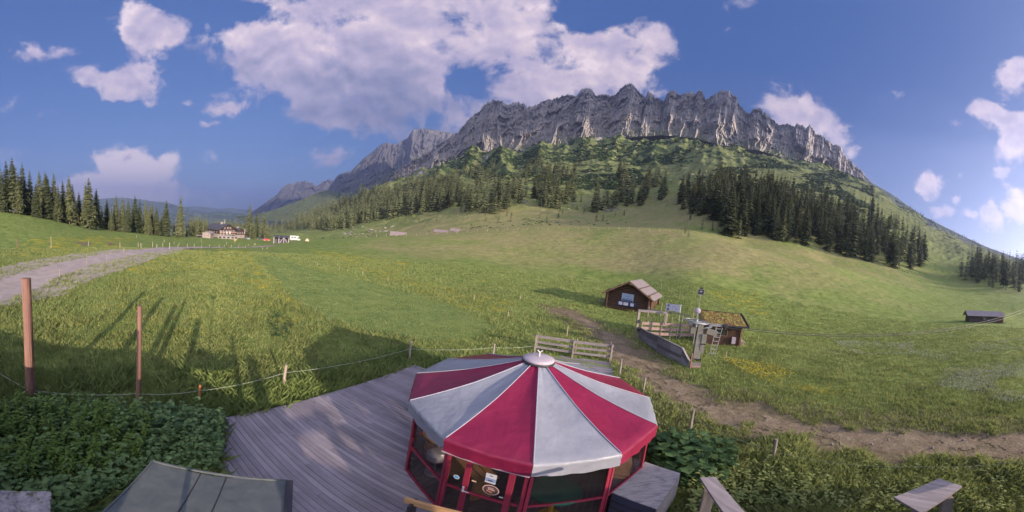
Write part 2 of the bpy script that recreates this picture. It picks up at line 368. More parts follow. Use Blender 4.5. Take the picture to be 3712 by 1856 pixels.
DECK = [(-6.4, 5.6), (-5.2, 9.2), (-3.6, 13.4), (-2.2, 13.1), (0.4, 13.2), (1.8, 17.8), (6.15, 16.9), (5.5, 14.6), (4.5, 12.0), (4.1, 9.6), (3.95, 7.0), (3.5, 5.4), (3.3, -1.4), (-2.6, -1.4), (-4.7, 1.6), (-4.55, 3.9)]
# ------------------------------------------------------------------ ground materials
m_ground, t, b = mat('meadow'); o = obco(t)
fine = t.noise(t.vm('MULTIPLY', o, (1, 1, .4)), 5.0, 6, .7); mid = t.noise(o, .55, 5, .65, .6); bigN = t.noise(o, .045, 5, .6, .4); huge = t.noise(o, .012, 5, .6)
mix1 = t.m('ADD', t.m('MULTIPLY', fine, .40), t.m('MULTIPLY', mid, .60))
gcol = t.ramp(mix1, [(.28, (.055, .100, .024)), (.45, (.130, .185, .042)), (.56, (.200, .245, .065)), (.72, (.31, .34, .11))])
dcol = t.ramp(mix1, [(.28, (.120, .128, .045)), (.5, (.255, .232, .098)), (.72, (.37, .325, .155))])
ycol = t.ramp(mix1, [(.3, (.09, .12, .02)), (.5, (.22, .22, .03)), (.64, (.48, .38, .035))])
mcol = t.ramp(mix1, [(.3, (.095, .150, .045)), (.7, (.165, .225, .080))])
c = t.mix(t.smooth(t.m('ADD', t.attr('dry'), t.m('MULTIPLY', t.m('SUBTRACT', bigN, .5), 1.5)), .25, .85), gcol, dcol)
c = t.mix(t.smooth(t.m('ADD', t.attr('yel'), t.m('MULTIPLY', t.m('SUBTRACT', mid, .5), 1.8)), .45, .8), c, ycol)
c = t.mix(t.m('MULTIPLY', t.attr('mow'), .55), c, mcol)
c = t.mix(t.m('MULTIPLY', t.attr('farb'), .7), c, t.ramp(t.m('ADD', t.m('MULTIPLY', mid, .3), t.m('MULTIPLY', t.noise(o, .09, 7, .7), .7)), [(.34, (.050, .066, .030)), (.5, (.125, .135, .062)), (.66, (.25, .235, .125))]))
pn = t.noise(o, .05, 7, .68, .5); pn2 = t.noise(o, .35, 4, .6)
pinec = t.ramp(pn2, [(.3, (.012, .026, .012)), (.7, (.045, .068, .026))])
pin = t.smooth(t.m('ADD', t.m('MULTIPLY', t.attr('pine'), .5), pn), .70, .78)
c = t.mix(pin, c, pinec)
rk = t.noise(o, .03, 8, .7); rkc = t.ramp(t.noise(o, .12, 7, .7), [(.3, (.17, .16, .155)), (.55, (.30, .275, .26)), (.75, (.42, .38, .35))])
rki = t.smooth(t.m('ADD', t.m('MULTIPLY', t.attr('rock'), .5), rk), .74, .82)
c = t.mix(rki, c, rkc)
soil = t.ramp(t.noise(o, 3.0, 6, .7), [(.3, (.095, .075, .042)), (.7, (.23, .185, .115))])
c = t.mix(t.smooth(t.m('ADD', t.attr('dirt'), t.m('MULTIPLY', t.m('SUBTRACT', t.noise(o, 1.6, 6, .7), .5), 1.4)), .45, .6), c, soil)
hgt = t.m('ADD', t.m('MULTIPLY', fine, .12), t.m('MULTIPLY', mid, .5))
hgt = t.m('ADD', hgt, t.m('MULTIPLY', t.m('ADD', t.m('MULTIPLY', bigN, 3.0), t.m('MULTIPLY', pn, 9.0)), t.attr('farb')))
setp(t, b, c, .95, 0, .12, hgt, .75, .5)

azs = np.concatenate([np.arange(-180, -104, 4.0), np.arange(-104, 106.01, .2), np.arange(110, 181, 4.0)])
ds = np.exp(np.concatenate([np.arange(math.log(1.2), math.log(1500), .0155), np.arange(math.log(1510), math.log(12500), .12)]))
A, D = np.meshgrid(np.radians(azs), ds); GX = np.sin(A) * D; GY = np.cos(A) * D; GZ = TZ(GX, GY)
na, nd = len(azs), len(ds)
ii = np.arange(nd - 1)[:, None] * na + np.arange(na - 1)[None]
GF = np.stack([ii, ii + 1, ii + na + 1, ii + na], -1).reshape(-1, 4)
cen = np.array([[0, 0, -.2]])
dl = D.ravel(); gx = GX.ravel(); gy = GY.ravel(); al = np.degrees(A.ravel()); gz = GZ.ravel()
def worldpoly(P): return [tuple((hit(x, y) if hit(x, y) is not None else W(x, y))[:2]) for x, y in P]
MOW = worldpoly([(905, 925), (1000, 930), (1120, 975), (1300, 1010), (1480, 1065), (1650, 1110), (1800, 1190), (1700, 1240), (1500, 1230), (1200, 1160), (1040, 1060), (960, 975)])
jx = gx + 1.2 * fbm(gx / 4, gy / 4, 3, 50); jy = gy + 1.2 * fbm(gx / 4, gy / 4, 3, 51)
a_mow = inpoly(jx, jy, MOW).astype(float)
a_dry = (1 - .75 * sstep(dl, 200, 500)) * np.clip(sstep(dl, 45, 85) * sstep(al, -38, -15) * .55 + .1 + .15 * sstep(dl, 120, 300), 0, 1) * (1 - .6 * sstep(al, 45, 85)) + .25 * np.exp(-((al - 62) / 25) ** 2) * (dl < 45) * (dl > 12)
YEL = [worldpoly(P) for P in ([(600, 905), (900, 905), (1060, 1070), (1130, 1140), (1040, 1200), (960, 1060), (760, 960)], [(300, 930), (900, 905), (960, 1000), (700, 980), (500, 1000)], [(1100, 905), (1500, 950), (1420, 1030), (1250, 960)],
       [(1380, 980), (1900, 1100), (1850, 1160), (1500, 1060)], [(100, 870), (500, 860), (450, 893), (250, 930), (0, 930)], [(2550, 1050), (2760, 1060), (2790, 1150), (2600, 1100)], [(2600, 1300), (2800, 1330), (3100, 1430), (2900, 1450)])]
a_yel = np.zeros_like(gx)
for P in YEL: a_yel = np.maximum(a_yel, inpoly(jx, jy, P) * .55)
a_yel = np.maximum(a_yel, .28 * (dl < 60) * (dl > 9) * (al < 0) * (1 - a_mow))
a_pine = np.clip(sstep(dl, 330, 600) * (1 - .5 * sstep(dl, 860, 1050)) * sstep(al, -36, -12) * 1.0, 0, 1) * .47
a_rock = sstep(dl, 620, 980) * .42 * (1 - .5 * sstep(al, 48, 62)) + .08 * sstep(dl, 350, 600)
a_rock = a_rock + .20 * sstep(dl, 480, 700) * sstep(al, -42, -32) * (1 - sstep(al, -8, 8))
a_rock *= sstep(al, -52, -40)
dtrk = polydist(jx, jy, trk); a_dirt = np.clip(1.1 - dtrk / (3.6 + 1.6 * sstep(al, 38, 60)), 0, 1)
drd = polydist(jx, jy, roadc); a_dirt = np.maximum(a_dirt, np.clip(1.35 - drd / 3.6, 0, 1) * (dl > 12))
for P in ([(265, 875), (345, 882), (310, 892)], [(385, 876), (422, 882), (395, 892)], [(610, 897), (680, 897), (650, 908)]):
    a_dirt = np.maximum(a_dirt, inpoly(gx, gy, worldpoly(P)) * .9)
a_farb = sstep(dl, 150, 500)
ground = meshobj('ground', np.stack([gx, gy, gz], 1), GF, m_ground, smooth=True, attrs=dict(dry=a_dry, yel=a_yel, mow=a_mow, pine=a_pine, rock=a_rock, dirt=a_dirt, farb=a_farb))
ground['kind'] = 'structure'
# small disc that closes the ground under the mast
tag(MB().lathe((0, 0, -.4), [(1.6, 0), (1.6, .1)], 24).build('ground_disc', m_ground), kind='structure')

# gravel road and dirt track, draped 4 mm above the ground
def densify(P, w, step):
    P = [np.array(p[:2]) for p in P]; outp = []; outw = []
    # Catmull-Rom through the points
    Q = [2 * P[0] - P[1]] + P + [2 * P[-1] - P[-2]]; Wq = [w[0]] + list(w) + [w[-1]]
    for i in range(1, len(Q) - 2):
        L = np.linalg.norm(Q[i + 1] - Q[i]); n = max(2, int(L / step))
        for k in range(n):
            u = k / n; p = .5 * ((2 * Q[i]) + (-Q[i - 1] + Q[i + 1]) * u + (2 * Q[i - 1] - 5 * Q[i] + 4 * Q[i + 1] - Q[i + 2]) * u * u + (-Q[i - 1] + 3 * Q[i] - 3 * Q[i + 1] + Q[i + 2]) * u ** 3)
            outp.append(p); outw.append(Wq[i] * (1 - u) + Wq[i + 1] * u)
    outp.append(P[-1]); outw.append(w[-1]); return np.array(outp), np.array(outw)
def ribbon(name, P, w, step, nx, m, ragged=.0, thr=None, lift=.004, zs=0.0):
    C, Wd = densify(P, w, step); Tn = np.gradient(C, axis=0); Tn /= np.linalg.norm(Tn, axis=1)[:, None] + 1e-9; Nn = np.stack([Tn[:, 1], -Tn[:, 0]], 1)
    u = np.linspace(-.5, .5, nx); XY = C[:, None] + Nn[:, None] * (u[None, :, None] * Wd[:, None, None])
    ex = fbm(XY[..., 0] / .9, XY[..., 1] / .9, 4, 61) * ragged * np.abs(u)[None] * 2
    XY = XY + Nn[:, None] * (ex * np.sign(u)[None])[..., None]
    Zr = TZ(XY[..., 0], XY[..., 1]) + lift + zs
    n, mm = XY.shape[:2]; q = np.arange(n - 1)[:, None] * mm + np.arange(mm - 1)[None]; F = np.stack([q, q + 1, q + mm + 1, q + mm], -1).reshape(-1, 4)
    if thr is not None:
        cx_ = XY[:-1, :-1, 0].ravel(); cy_ = XY[:-1, :-1, 1].ravel(); uu = np.abs(np.broadcast_to(u[:-1][None], (n - 1, mm - 1))).ravel() * 2
        keep = (fbm(cx_ / .55, cy_ / .55, 4, 77) + fbm(cx_ / 3, cy_ / 3, 3, 78) * .6 + (1 - uu) * 1.15 - thr) > 0; F = F[keep]
        rut = -.035 * np.exp(-((np.abs(u) - .27) / .07) ** 2); Zr = Zr + rut[None] + .012 * fbm(XY[..., 0] / .3, XY[..., 1] / .3, 3, 79) + .018
    ob = meshobj(name, np.stack([XY[..., 0].ravel(), XY[..., 1].ravel(), Zr.ravel()], 1), F, m, smooth=thr is None); ob['kind'] = 'structure'; return ob
m_grav, t, b = mat('gravel'); o = obco(t)
f = t.m('ADD', t.m('MULTIPLY', t.noise(o, .8, 5, .6), .5), t.m('MULTIPLY', t.noise(o, 9, 5, .75), .5))
setp(t, b, t.ramp(f, [(.3, (.20, .165, .145)), (.5, (.34, .285, .26)), (.7, (.46, .39, .36))]), .95, 0, .2, t.noise(o, 14, 4, .7), .5, .03)
ribbon('gravel_road', roadc, [max(3.6, w) for w in roadw], .5, 24, m_grav, .5, lift=.035)
m_dirt, t, b = mat('dirt'); o = obco(t)
f = t.m('ADD', t.m('MULTIPLY', t.noise(o, 1.2, 5, .65), .5), t.m('MULTIPLY', t.noise(o, 7, 5, .75), .5))
setp(t, b, t.ramp(f, [(.3, (.085, .062, .038)), (.5, (.195, .150, .100)), (.7, (.33, .27, .19))]), .95, 0, .15, t.noise(o, 6, 5, .75), .8, .08)
ribbon('dirt_track', trk, [w * 3.3 for w in trkw], .11, 44, m_dirt, .7, thr=.50, lift=.0)

# ------------------------------------------------------------------ mountains
def rockmat(name, stops, green=None, sc=.02, bd=30, snow=False, gthr=.60):
    m, t, b = mat(name); o = obco(t); v = t.vm('MULTIPLY', o, (1, 1, .45))
    n = t.noise(v, sc, 9, .72, .6); n2 = t.noise(v, sc * 6, 6, .7)
    f = t.m('ADD', t.m('MULTIPLY', n, .55), t.m('MULTIPLY', n2, .45))
    c = t.ramp(f, stops)
    if green:
        nz = t.xyz(t.new('ShaderNodeNewGeometry').outputs['Normal'])[2]
        g = t.m('ADD', t.m('ADD', nz, t.attr('low')), t.m('MULTIPLY', t.m('SUBTRACT', t.noise(o, sc * 1.5, 6, .7), .5), 1.3))
        c = t.mix(t.smooth(g, gthr, gthr + .22), c, t.ramp(n2, [(.35, green[0]), (.65, green[1])]))
    setp(t, b, c, .95, 0, .1, t.m('ADD', n, t.m('MULTIPLY', n2, .35)), .7, bd); return m
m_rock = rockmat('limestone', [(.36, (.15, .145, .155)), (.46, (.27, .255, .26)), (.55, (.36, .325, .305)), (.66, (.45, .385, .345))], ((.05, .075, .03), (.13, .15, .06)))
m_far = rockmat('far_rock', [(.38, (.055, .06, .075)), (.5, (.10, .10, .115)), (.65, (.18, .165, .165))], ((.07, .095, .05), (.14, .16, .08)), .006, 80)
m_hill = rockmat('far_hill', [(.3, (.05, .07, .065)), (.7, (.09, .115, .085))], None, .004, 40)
def cols(curve, N):
    """curve: list of (px, py) -> arrays az, tan(el) resampled at N azimuths between az0, az1"""
    P = np.array([AE(x, y) for x, y in curve]); k = np.argsort(P[:, 0]); return P[k, 0], np.tan(np.radians(P[k, 1]))
def wall(name, sky_, foot, dr, df, N, NV, mt, amp=40, seed=0, K=1.0, back=1.0, jag=0.0, low=(0.0, 0.0)):
    """a mountain face between a foot curve and a skyline; dr, df: distance of ridge and foot as functions of azimuth"""
    ax_, te = cols(sky_, N); fx, fe = cols(foot, N)
    a = np.linspace(ax_[0], ax_[-1], N); ts = np.interp(a, ax_, te); tf = np.interp(a, fx, fe)
    ts = ts + jag * (ridged(a * 1.9, a * 0, 4, seed + 9, .6) - .45) + jag * .35 * fbm(a * 11, a * 0, 3, seed + 4)
    NB = int(NV * .25); v = np.concatenate([np.linspace(0, 1, NV), np.linspace(1, 0.2, NB)[1:]]); bk = np.concatenate([np.zeros(NV), np.linspace(0, 1, NB)[1:]])
    Aa, Vv = np.meshgrid(a, v); Bk = np.broadcast_to(bk[:, None], Aa.shape)
    te_ = tf[None] + (ts - tf)[None] * Vv
    prof = Vv ** 1.0
    dd = df(Aa) + (dr(Aa) - df(Aa)) * prof
    s = 14 * K
    wv_ = .35 * fbm(Aa * s / 20, Vv * 3, 3, seed + 40)
    env = np.minimum(1, .45 + Vv * 1.6) * (1 - .75 * sstep(Vv, .93, 1.0))
    kk = max(3, int(N * 4.5 / (ax_[-1] - ax_[0]))); tsm = np.convolve(np.pad(ts, kk, 'edge'), np.ones(2 * kk + 1) / (2 * kk + 1), 'valid')
    prot = np.clip((ts - tsm) * dr(a).mean(), -70, 70)[None] * 1.5 * np.sin(np.pi * np.clip(Vv, 0, 1)) ** .6
    shear = (Vv - .4) * 2.2 * fbm(Aa / 7, Vv * .7, 3, seed + 70)
    wv_ = wv_ + shear
    disp = (ridged(Aa * s / 40 + wv_, Vv * 1.4 + 3, 5, seed, .58) - .5) * 2.2 + fbm(Aa / 3.3, Vv * 4.5, 4, seed + 80) * .45 + (ridged(Aa * s / 11 + wv_ * 2, Vv * 3.2 + 1, 5, seed + 6, .6) - .5) * .75
    disp = disp + (ridged(Aa * s / 3.2 + wv_ * 4, Vv * 9 + 1, 4, seed + 16, .6) - .5) * .30
    dd = dd - amp * disp * env - prot
    dd = dd + Bk * back * 900
    rad = np.radians(Aa); Xm = np.sin(rad) * dd; Ym = np.cos(rad) * dd; Zm = CAMH + te_ * np.where(Bk > 0, dr(Aa), dd)
    Zm = np.where(Bk > 0, CAMH + ts[None] * dr(Aa) * (1 - Bk * .8), Zm)
    n, mm = Aa.shape; q = np.arange(n - 1)[:, None] * mm + np.arange(mm - 1)[None]; F = np.stack([q, q + 1, q + mm + 1, q + mm], -1).reshape(-1, 4)
    lo = low[0] + (low[1] - low[0]) * Vv
    ob = meshobj(name, np.stack([Xm.ravel(), Ym.ravel(), Zm.ravel()], 1), F, mt, smooth=True, attrs=dict(low=lo.ravel())); ob['kind'] = 'structure'; return ob
# main crag: skyline traced peak by peak
SK = [(1400, 655), (1430, 622), (1470, 597), (1500, 578), (1545, 558), (1590, 520), (1640, 490), (1661, 478), (1675, 462), (1702, 427), (1740, 399), (1761, 373), (1786, 362), (1810, 364), (1842, 379), (1861, 372), (1879, 369), (1903, 378), (1912, 390), (1921, 385), (1945, 383), (1963, 366), (1991, 362), (2029, 350), (2061, 343), (2089, 348),
      (2112, 320), (2124, 319), (2140, 321), (2164, 348), (2187, 342), (2210, 348), (2229, 341), (2252, 318), (2275, 304), (2294, 305), (2313, 327), (2341, 355), (2346, 336), (2357, 330), (2373, 350), (2406, 366), (2420, 338), (2438, 324), (2462, 345), (2476, 341), (2508, 330), (2518, 341), (2536, 327), (2546, 329), (2555, 362), (2578, 348), (2606, 331), (2625, 327), (2643, 330), (2667, 352), (2690, 390),
      (2716, 413), (2737, 390), (2755, 394), (2783, 413), (2800, 433), (2813, 447), (2830, 452), (2850, 447), (2879, 461), (2890, 447), (2922, 461), (2937, 450), (2958, 483), (2980, 490), (3023, 522), (3045, 530), (3066, 569), (3095, 591), (3117, 612), (3150, 650), (3200, 700)]
FT = [(1400, 700), (1500, 660), (1600, 620), (1750, 585), (1900, 550), (2060, 520), (2200, 505), (2400, 490), (2520, 500), (2650, 540), (2750, 545), (2850, 575), (3000, 630), (3130, 700), (3200, 740)]
wall('rocky_mountain', SK, FT, lambda a: 1480 - 60 * np.sin(np.radians(a * 2)), lambda a: 930 + 0 * a, 2000, 320, m_rock, 80, 3, 1.0, 1.0, .013, (.05, -.75))
SK2 = [(1080, 740), (1150, 700), (1190, 686), (1217, 644), (1233, 630), (1272, 620), (1295, 597), (1322, 570), (1349, 550), (1380, 523), (1407, 516), (1431, 525), (1454, 512), (1477, 500), (1499, 468), (1542, 465), (1585, 472), (1650, 483), (1720, 470), (1800, 480)]
FT2 = [(1080, 760), (1150, 770), (1300, 745), (1400, 720), (1500, 690), (1650, 650), (1800, 640)]
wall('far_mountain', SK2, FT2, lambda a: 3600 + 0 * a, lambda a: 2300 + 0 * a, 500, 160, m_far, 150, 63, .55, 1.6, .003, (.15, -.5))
SK3 = [(880, 790), (920, 765), (950, 742), (980, 722), (1003, 706), (1023, 678), (1047, 665), (1062, 668), (1078, 657), (1090, 660), (1105, 653), (1120, 662), (1132, 661), (1144, 675), (1158, 668), (1171, 657), (1180, 655), (1194, 647), (1210, 660), (1250, 690)]
FT3 = [(880, 800), (1000, 790), (1250, 770)]
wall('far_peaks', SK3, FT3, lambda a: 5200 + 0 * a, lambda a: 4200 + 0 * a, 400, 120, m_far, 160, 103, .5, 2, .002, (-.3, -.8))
SK5 = [(860, 792), (930, 778), (1000, 758), (1060, 735), (1120, 712), (1160, 695), (1190, 690), (1220, 695), (1300, 740)]
FT5 = [(860, 800), (1000, 802), (1300, 790)]
wall('grassy_ridge', SK5, FT5, lambda a: 2100 + 0 * a, lambda a: 1500 + 0 * a, 300, 60, m_far, 45, 133, .8, .6, .0015, (.9, .6))
SK4 = [(-150, 745), (0, 735), (200, 728), (330, 723), (400, 718), (450, 716), (520, 724), (560, 730), (600, 733), (640, 744), (690, 757), (740, 770), (800, 776), (900, 790)]
wall('far_hills', SK4, [(-150, 800), (900, 812)], lambda a: 6500 + 0 * a, lambda a: 5000 + 0 * a, 300, 50, m_hill, 200, 203, .35, 1, .002)
SK6 = [(560, 760), (640, 752), (700, 748), (740, 750), (800, 757), (840, 752), (880, 760), (960, 765), (1020, 775)]
wall('farther_hills', SK6, [(560, 800), (1020, 800)], lambda a: 9500 + 0 * a, lambda a: 8500 + 0 * a, 200, 30, m_hill, 200, 303, .35, 1, .001)
SK7 = [(560, 790), (640, 785), (720, 775), (790, 768), (850, 772), (900, 776), (980, 790), (1040, 800)]
wall('valley_hills', SK7, [(560, 820), (1040, 815)], lambda a: 4200 + 0 * a, lambda a: 3400 + 0 * a, 200, 30, m_hill, 120, 403, .5, 1, .002)
# darker ridge behind the right hand slope
SK8 = [(3050, 640), (3130, 645), (3227, 700), (3290, 745), (3350, 785), (3430, 825), (3500, 860), (3570, 892), (3640, 918), (3712, 945), (3800, 970)]
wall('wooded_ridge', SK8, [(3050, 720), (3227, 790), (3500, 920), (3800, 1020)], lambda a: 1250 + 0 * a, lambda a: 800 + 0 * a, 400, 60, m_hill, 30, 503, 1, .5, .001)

# ------------------------------------------------------------------ haze
m_haze = bpy.data.materials.new('haze'); m_haze.use_nodes = True; tt = m_haze.node_tree; tt.nodes.remove(tt.nodes['Principled BSDF'])
pv = tt.nodes.new('ShaderNodeVolumePrincipled'); pv.inputs['Color'].default_value = (.55, .65, 1.0, 1); pv.inputs['Density'].default_value = 1.45e-4; pv.inputs['Anisotropy'].default_value = .66
tt.links.new(pv.outputs[0], tt.nodes['Material Output'].inputs['Volume'])
hz = MB().box((0, 0, 450), (27000, 27000, 1360)).build('haze', m_haze); hz['kind'] = 'stuff'
#@@OBJECTS
# ------------------------------------------------------------------ materials of things
m_deck = wood('deck_boards', (.27, .235, .23), 0, .42, sc=1.6)
m_greyw = wood('grey_boards', (.215, .19, .185), 0, .4)
m_greyw_v = wood('grey_post', (.27, .23, .20), 2, .4)
m_log = wood('log_brown', (.088, .050, .033), 0, .45)
m_logend = simple('log_end', (.23, .125, .08), .8)
m_post = wood('larch_post', (.21, .115, .09), 2, .4, sc=1.5)
m_stake = wood('pale_stake', (.34, .28, .22), 2, .3)
m_orange = simple('orange_stake', (.40, .13, .06), .7)
m_shingle, t, b = mat('shingles'); o = obco(t)
br = t.new('ShaderNodeTexBrick'); t.put(br.inputs['Vector'], t.vm('MULTIPLY', o, (1, 1, 1))); br.inputs['Scale'].default_value = 3.2; br.inputs['Color1'].default_value = (.20, .175, .175, 1); br.inputs['Color2'].default_value = (.27, .235, .235, 1); br.inputs['Mortar'].default_value = (.12, .10, .10, 1); br.inputs['Mortar Size'].default_value = .03
setp(t, b, t.mix(t.noise(o, 5, 5, .7), br.outputs[0], (.22, .19, .18), 'MULTIPLY') if False else t.mix(t.m('MULTIPLY', t.noise(o, 5, 5, .7), .6), br.outputs[0], (.20, .17, .165)), .85, 0, .2, t.noise(o, 12, 4, .6), .4, .02)
m_red = simple('red_paint', (.23, .020, .045), .45, var=.12, bstr=.05, spec=.5)
m_redcloth, t, b = mat('red_canvas'); o = obco(t); n = t.noise(o, 1.6, 7, .7, .5)
setp(t, b, t.ramp(n, [(.3, (.155, .008, .036)), (.7, (.205, .012, .046))]), .42, 0, .45, t.m('ADD', t.noise(t.vm('MULTIPLY', o, (1, 1, .4)), 2.0, 3, .5, .2), t.m('MULTIPLY', t.noise(o, 9, 3, .5), .05)), .5, .09)
m_whitecloth, t, b = mat('white_canvas'); o = obco(t); n = t.noise(o, 1.1, 8, .72, .6)
setp(t, b, t.ramp(n, [(.3, (.195, .203, .235)), (.5, (.235, .245, .285)), (.7, (.26, .27, .31))]), .42, 0, .45, t.m('ADD', t.noise(t.vm('MULTIPLY', o, (1, 1, .4)), 2.0, 3, .5, .2), t.m('MULTIPLY', t.noise(o, 9, 3, .5), .05)), .5, .09)
m_seam = simple('seam_cloth', (.31, .31, .37), .5, var=.1)
m_metal = simple('galvanised_metal', (.42, .42, .43), .42, .8, .2)
m_dark = simple('dark_metal', (.045, .043, .05), .5, .3, .2)
m_whitep = simple('white_paint', (.55, .54, .55), .5, 0, .1)
m_cap = simple('cap_plastic', (.42, .36, .40), .4, 0, .08)
m_green = simple('green_tabletop', (.022, .115, .07), .6, 0, .35)
m_yellow = simple('yellow_leg', (.62, .38, .02), .5, 0, .1)
m_tan = wood('tan_wood', (.42, .25, .12), 0, .3)
m_beige = simple('beige_steel', (.20, .19, .16), .55, .1, .15)
m_bluebox = simple('blue_grey_panel', (.05, .055, .09), .6, 0, .3)
m_boxtop, t, b = mat('box_top'); o = obco(t); n = t.noise(t.vm('MULTIPLY', o, (3, 9, 1)), 1.4, 5, .6, .4)
setp(t, b, t.ramp(n, [(.35, (.16, .15, .165)), (.5, (.27, .25, .26)), (.7, (.32, .295, .30))]), .6, 0, .4)
m_plast = simple('black_plastic', (.02, .02, .022), .35, 0, .2, spec=.6)
m_foil = simple('clear_film', (.55, .57, .62), .12, .6, .3, 14, .9, .03)
def glass(name, tint, refl=.14, op=.12):
    m = bpy.data.materials.new(name); m.use_nodes = True; q = NT(m.node_tree); q.n.remove(q.n['Principled BSDF']); outp = q.n['Material Output']
    tr = q.new('ShaderNodeBsdfTransparent'); tr.inputs[0].default_value = (*tint, 1); gl = q.new('ShaderNodeBsdfGlossy'); gl.inputs['Roughness'].default_value = .03; gl.inputs[0].default_value = (.9, .9, 1, 1)
    fr = q.new('ShaderNodeFresnel'); fr.inputs[0].default_value = 1.45; mx = q.new('ShaderNodeMixShader'); bf_ = q.new('ShaderNodeNewGeometry').outputs['Backfacing']; q.l.new(q.m('MULTIPLY', q.m('ADD', fr.outputs[0], refl * .5), q.m('SUBTRACT', 1.0, bf_)), mx.inputs[0]); q.l.new(tr.outputs[0], mx.inputs[1]); q.l.new(gl.outputs[0], mx.inputs[2])
    df = q.new('ShaderNodeBsdfDiffuse'); df.inputs[0].default_value = (.25, .24, .26, 1); m2 = q.new('ShaderNodeMixShader'); m2.inputs[0].default_value = op
    q.l.new(mx.outputs[0], m2.inputs[1]); q.l.new(df.outputs[0], m2.inputs[2]); q.l.new(m2.outputs[0], outp.inputs['Surface']); return m
m_glass = glass('window_glass', (.80, .78, .77), .02, .012)
m_glassd = simple('dark_window', (.03, .035, .04), .1, 0, .3, spec=.8)

# ------------------------------------------------------------------ deck
def clip_strip(poly, ang, w, gap, thick, z, mb, mats_n=3, jitter=0):
    """boards along direction ang (deg, azimuth) clipped to polygon"""
    dx = azv(ang)[:2]; nx = azv(ang + 90)[:2]; P = [np.array(p) for p in poly]; us = [p @ nx for p in P]; k = math.floor(min(us) / w)
    while k * w < max(us):
        u = k * w + w / 2; xs = []
        for i in range(len(P)):
            a, b_ = P[i], P[(i + 1) % len(P)]; ua, ub = a @ nx, b_ @ nx
            if (ua > u) != (ub > u): t_ = (u - ua) / (ub - ua); xs.append(float((a + (b_ - a) * t_) @ dx))
        xs.sort()
        for s0, s1 in zip(xs[::2], xs[1::2]):
            cuts = [s0]; c_ = s0 + random.uniform(1.2, 4.0)
            while c_ < s1 - .6: cuts.append(c_); c_ += random.uniform(2.6, 4.2)
            cuts.append(s1)
            for q0, q1 in zip(cuts[:-1], cuts[1:]):
                c0 = nx * u + dx * (q0 + q1) / 2; dz = random.uniform(-.004, .004)
                mb.box((c0[0], c0[1], z - thick / 2 + dz), (q1 - q0 - .006, w - gap, thick), (np.array([dx[0], dx[1], 0]), np.array([nx[0], nx[1], 0]), UP), random.randrange(mats_n))
        k += 1
deckm = []
for k_, c_ in enumerate(((.225, .198, .225), (.19, .168, .19), (.255, .226, .25), (.21, .185, .205))):
    m_, t, b = mat('deck_board_%s' % 'abcd'[k_]); o = obco(t)
    # grain along the boards
    mp = t.new('ShaderNodeMapping'); t.put(mp.inputs[0], o); mp.inputs['Rotation'].default_value = (0, 0, R_(18.8))
    n = t.noise(t.vm('MULTIPLY', mp.outputs[0], (.7, 14, 5)), 1.4, 8, .7, .3); n2 = t.noise(o, .8, 5, .65)
    f = t.m('ADD', t.m('MULTIPLY', n, .55), t.m('MULTIPLY', n2, .45))
    setp(t, b, t.ramp(f, [(.3, tuple(v * .58 for v in c_)), (.5, c_), (.7, tuple(v * 1.42 for v in c_))]), .75, 0, .25, n, .5, .01); deckm.append(m_)
mb = MB(); clip_strip(DECK, 108.8, .145, .014, .04, 0.0, mb, 4)
dk = empty('wooden_deck', (0, 6, -.2), 'large weathered grey plank deck under the striped pavilion', 'deck')
mb.build('deck_boards', deckm, dk)
mb = MB()
for i in range(len(DECK)):
    a, b_ = np.array(DECK[i]), np.array(DECK[(i + 1) % len(DECK)]); mb.bar((*a, -.16), (*b_, -.16), .04, .22)
for y in np.arange(-1, 17, 1.1):
    xs = []
    for i in range(len(DECK)):
        a, b_ = DECK[i], DECK[(i + 1) % len(DECK)]
        if (a[1] > y) != (b_[1] > y): xs.append(a[0] + (b_[0] - a[0]) * (y - a[1]) / (b_[1] - a[1]))
    xs.sort()
    if len(xs) > 1: mb.bar((xs[0] + .05, y, -.13), (xs[-1] - .05, y, -.13), .08, .14)
mb.build('joist_frame', m_greyw, dk)
# railing at the far edge of the deck
rl = empty('plank_railing', (4, 17.3, 0), 'open three board railing at the far edge of the plank deck', 'railing')
A0, A1 = np.array([1.85, 17.78, 0]), np.array([6.12, 16.88, 0]); mbb = MB()
for z, hh in ((.97, .16), (.64, .13), (.33, .13)):
    mid_ = (A0 + A1) / 2
    mb = MB(); mb.bar(A0 + UP * z, mid_ + UP * z, .035, hh); mb.build('board', m_greyw, rl); mb = MB(); mb.bar(mid_ + UP * (z - .015), A1 + UP * (z - .01), .035, hh); mb.build('board', m_greyw, rl)
dn = nrm(np.cross(A1 - A0, UP))
for f in (0.02, .5, .98):
    p = A0 + (A1 - A0) * f + dn * .07; MB().box(p + UP * .5, (.12, .09, 1.12), frame(102)).build('post', m_greyw_v, rl)
for f in (.035, .47, .53, .96):
    p = A0 + (A1 - A0) * f - dn * .05; MB().tube([p + UP * .25, p + UP * 1.2 + np.array([.02, 0, 0])], .018, 6).build('pole', m_stake, rl)

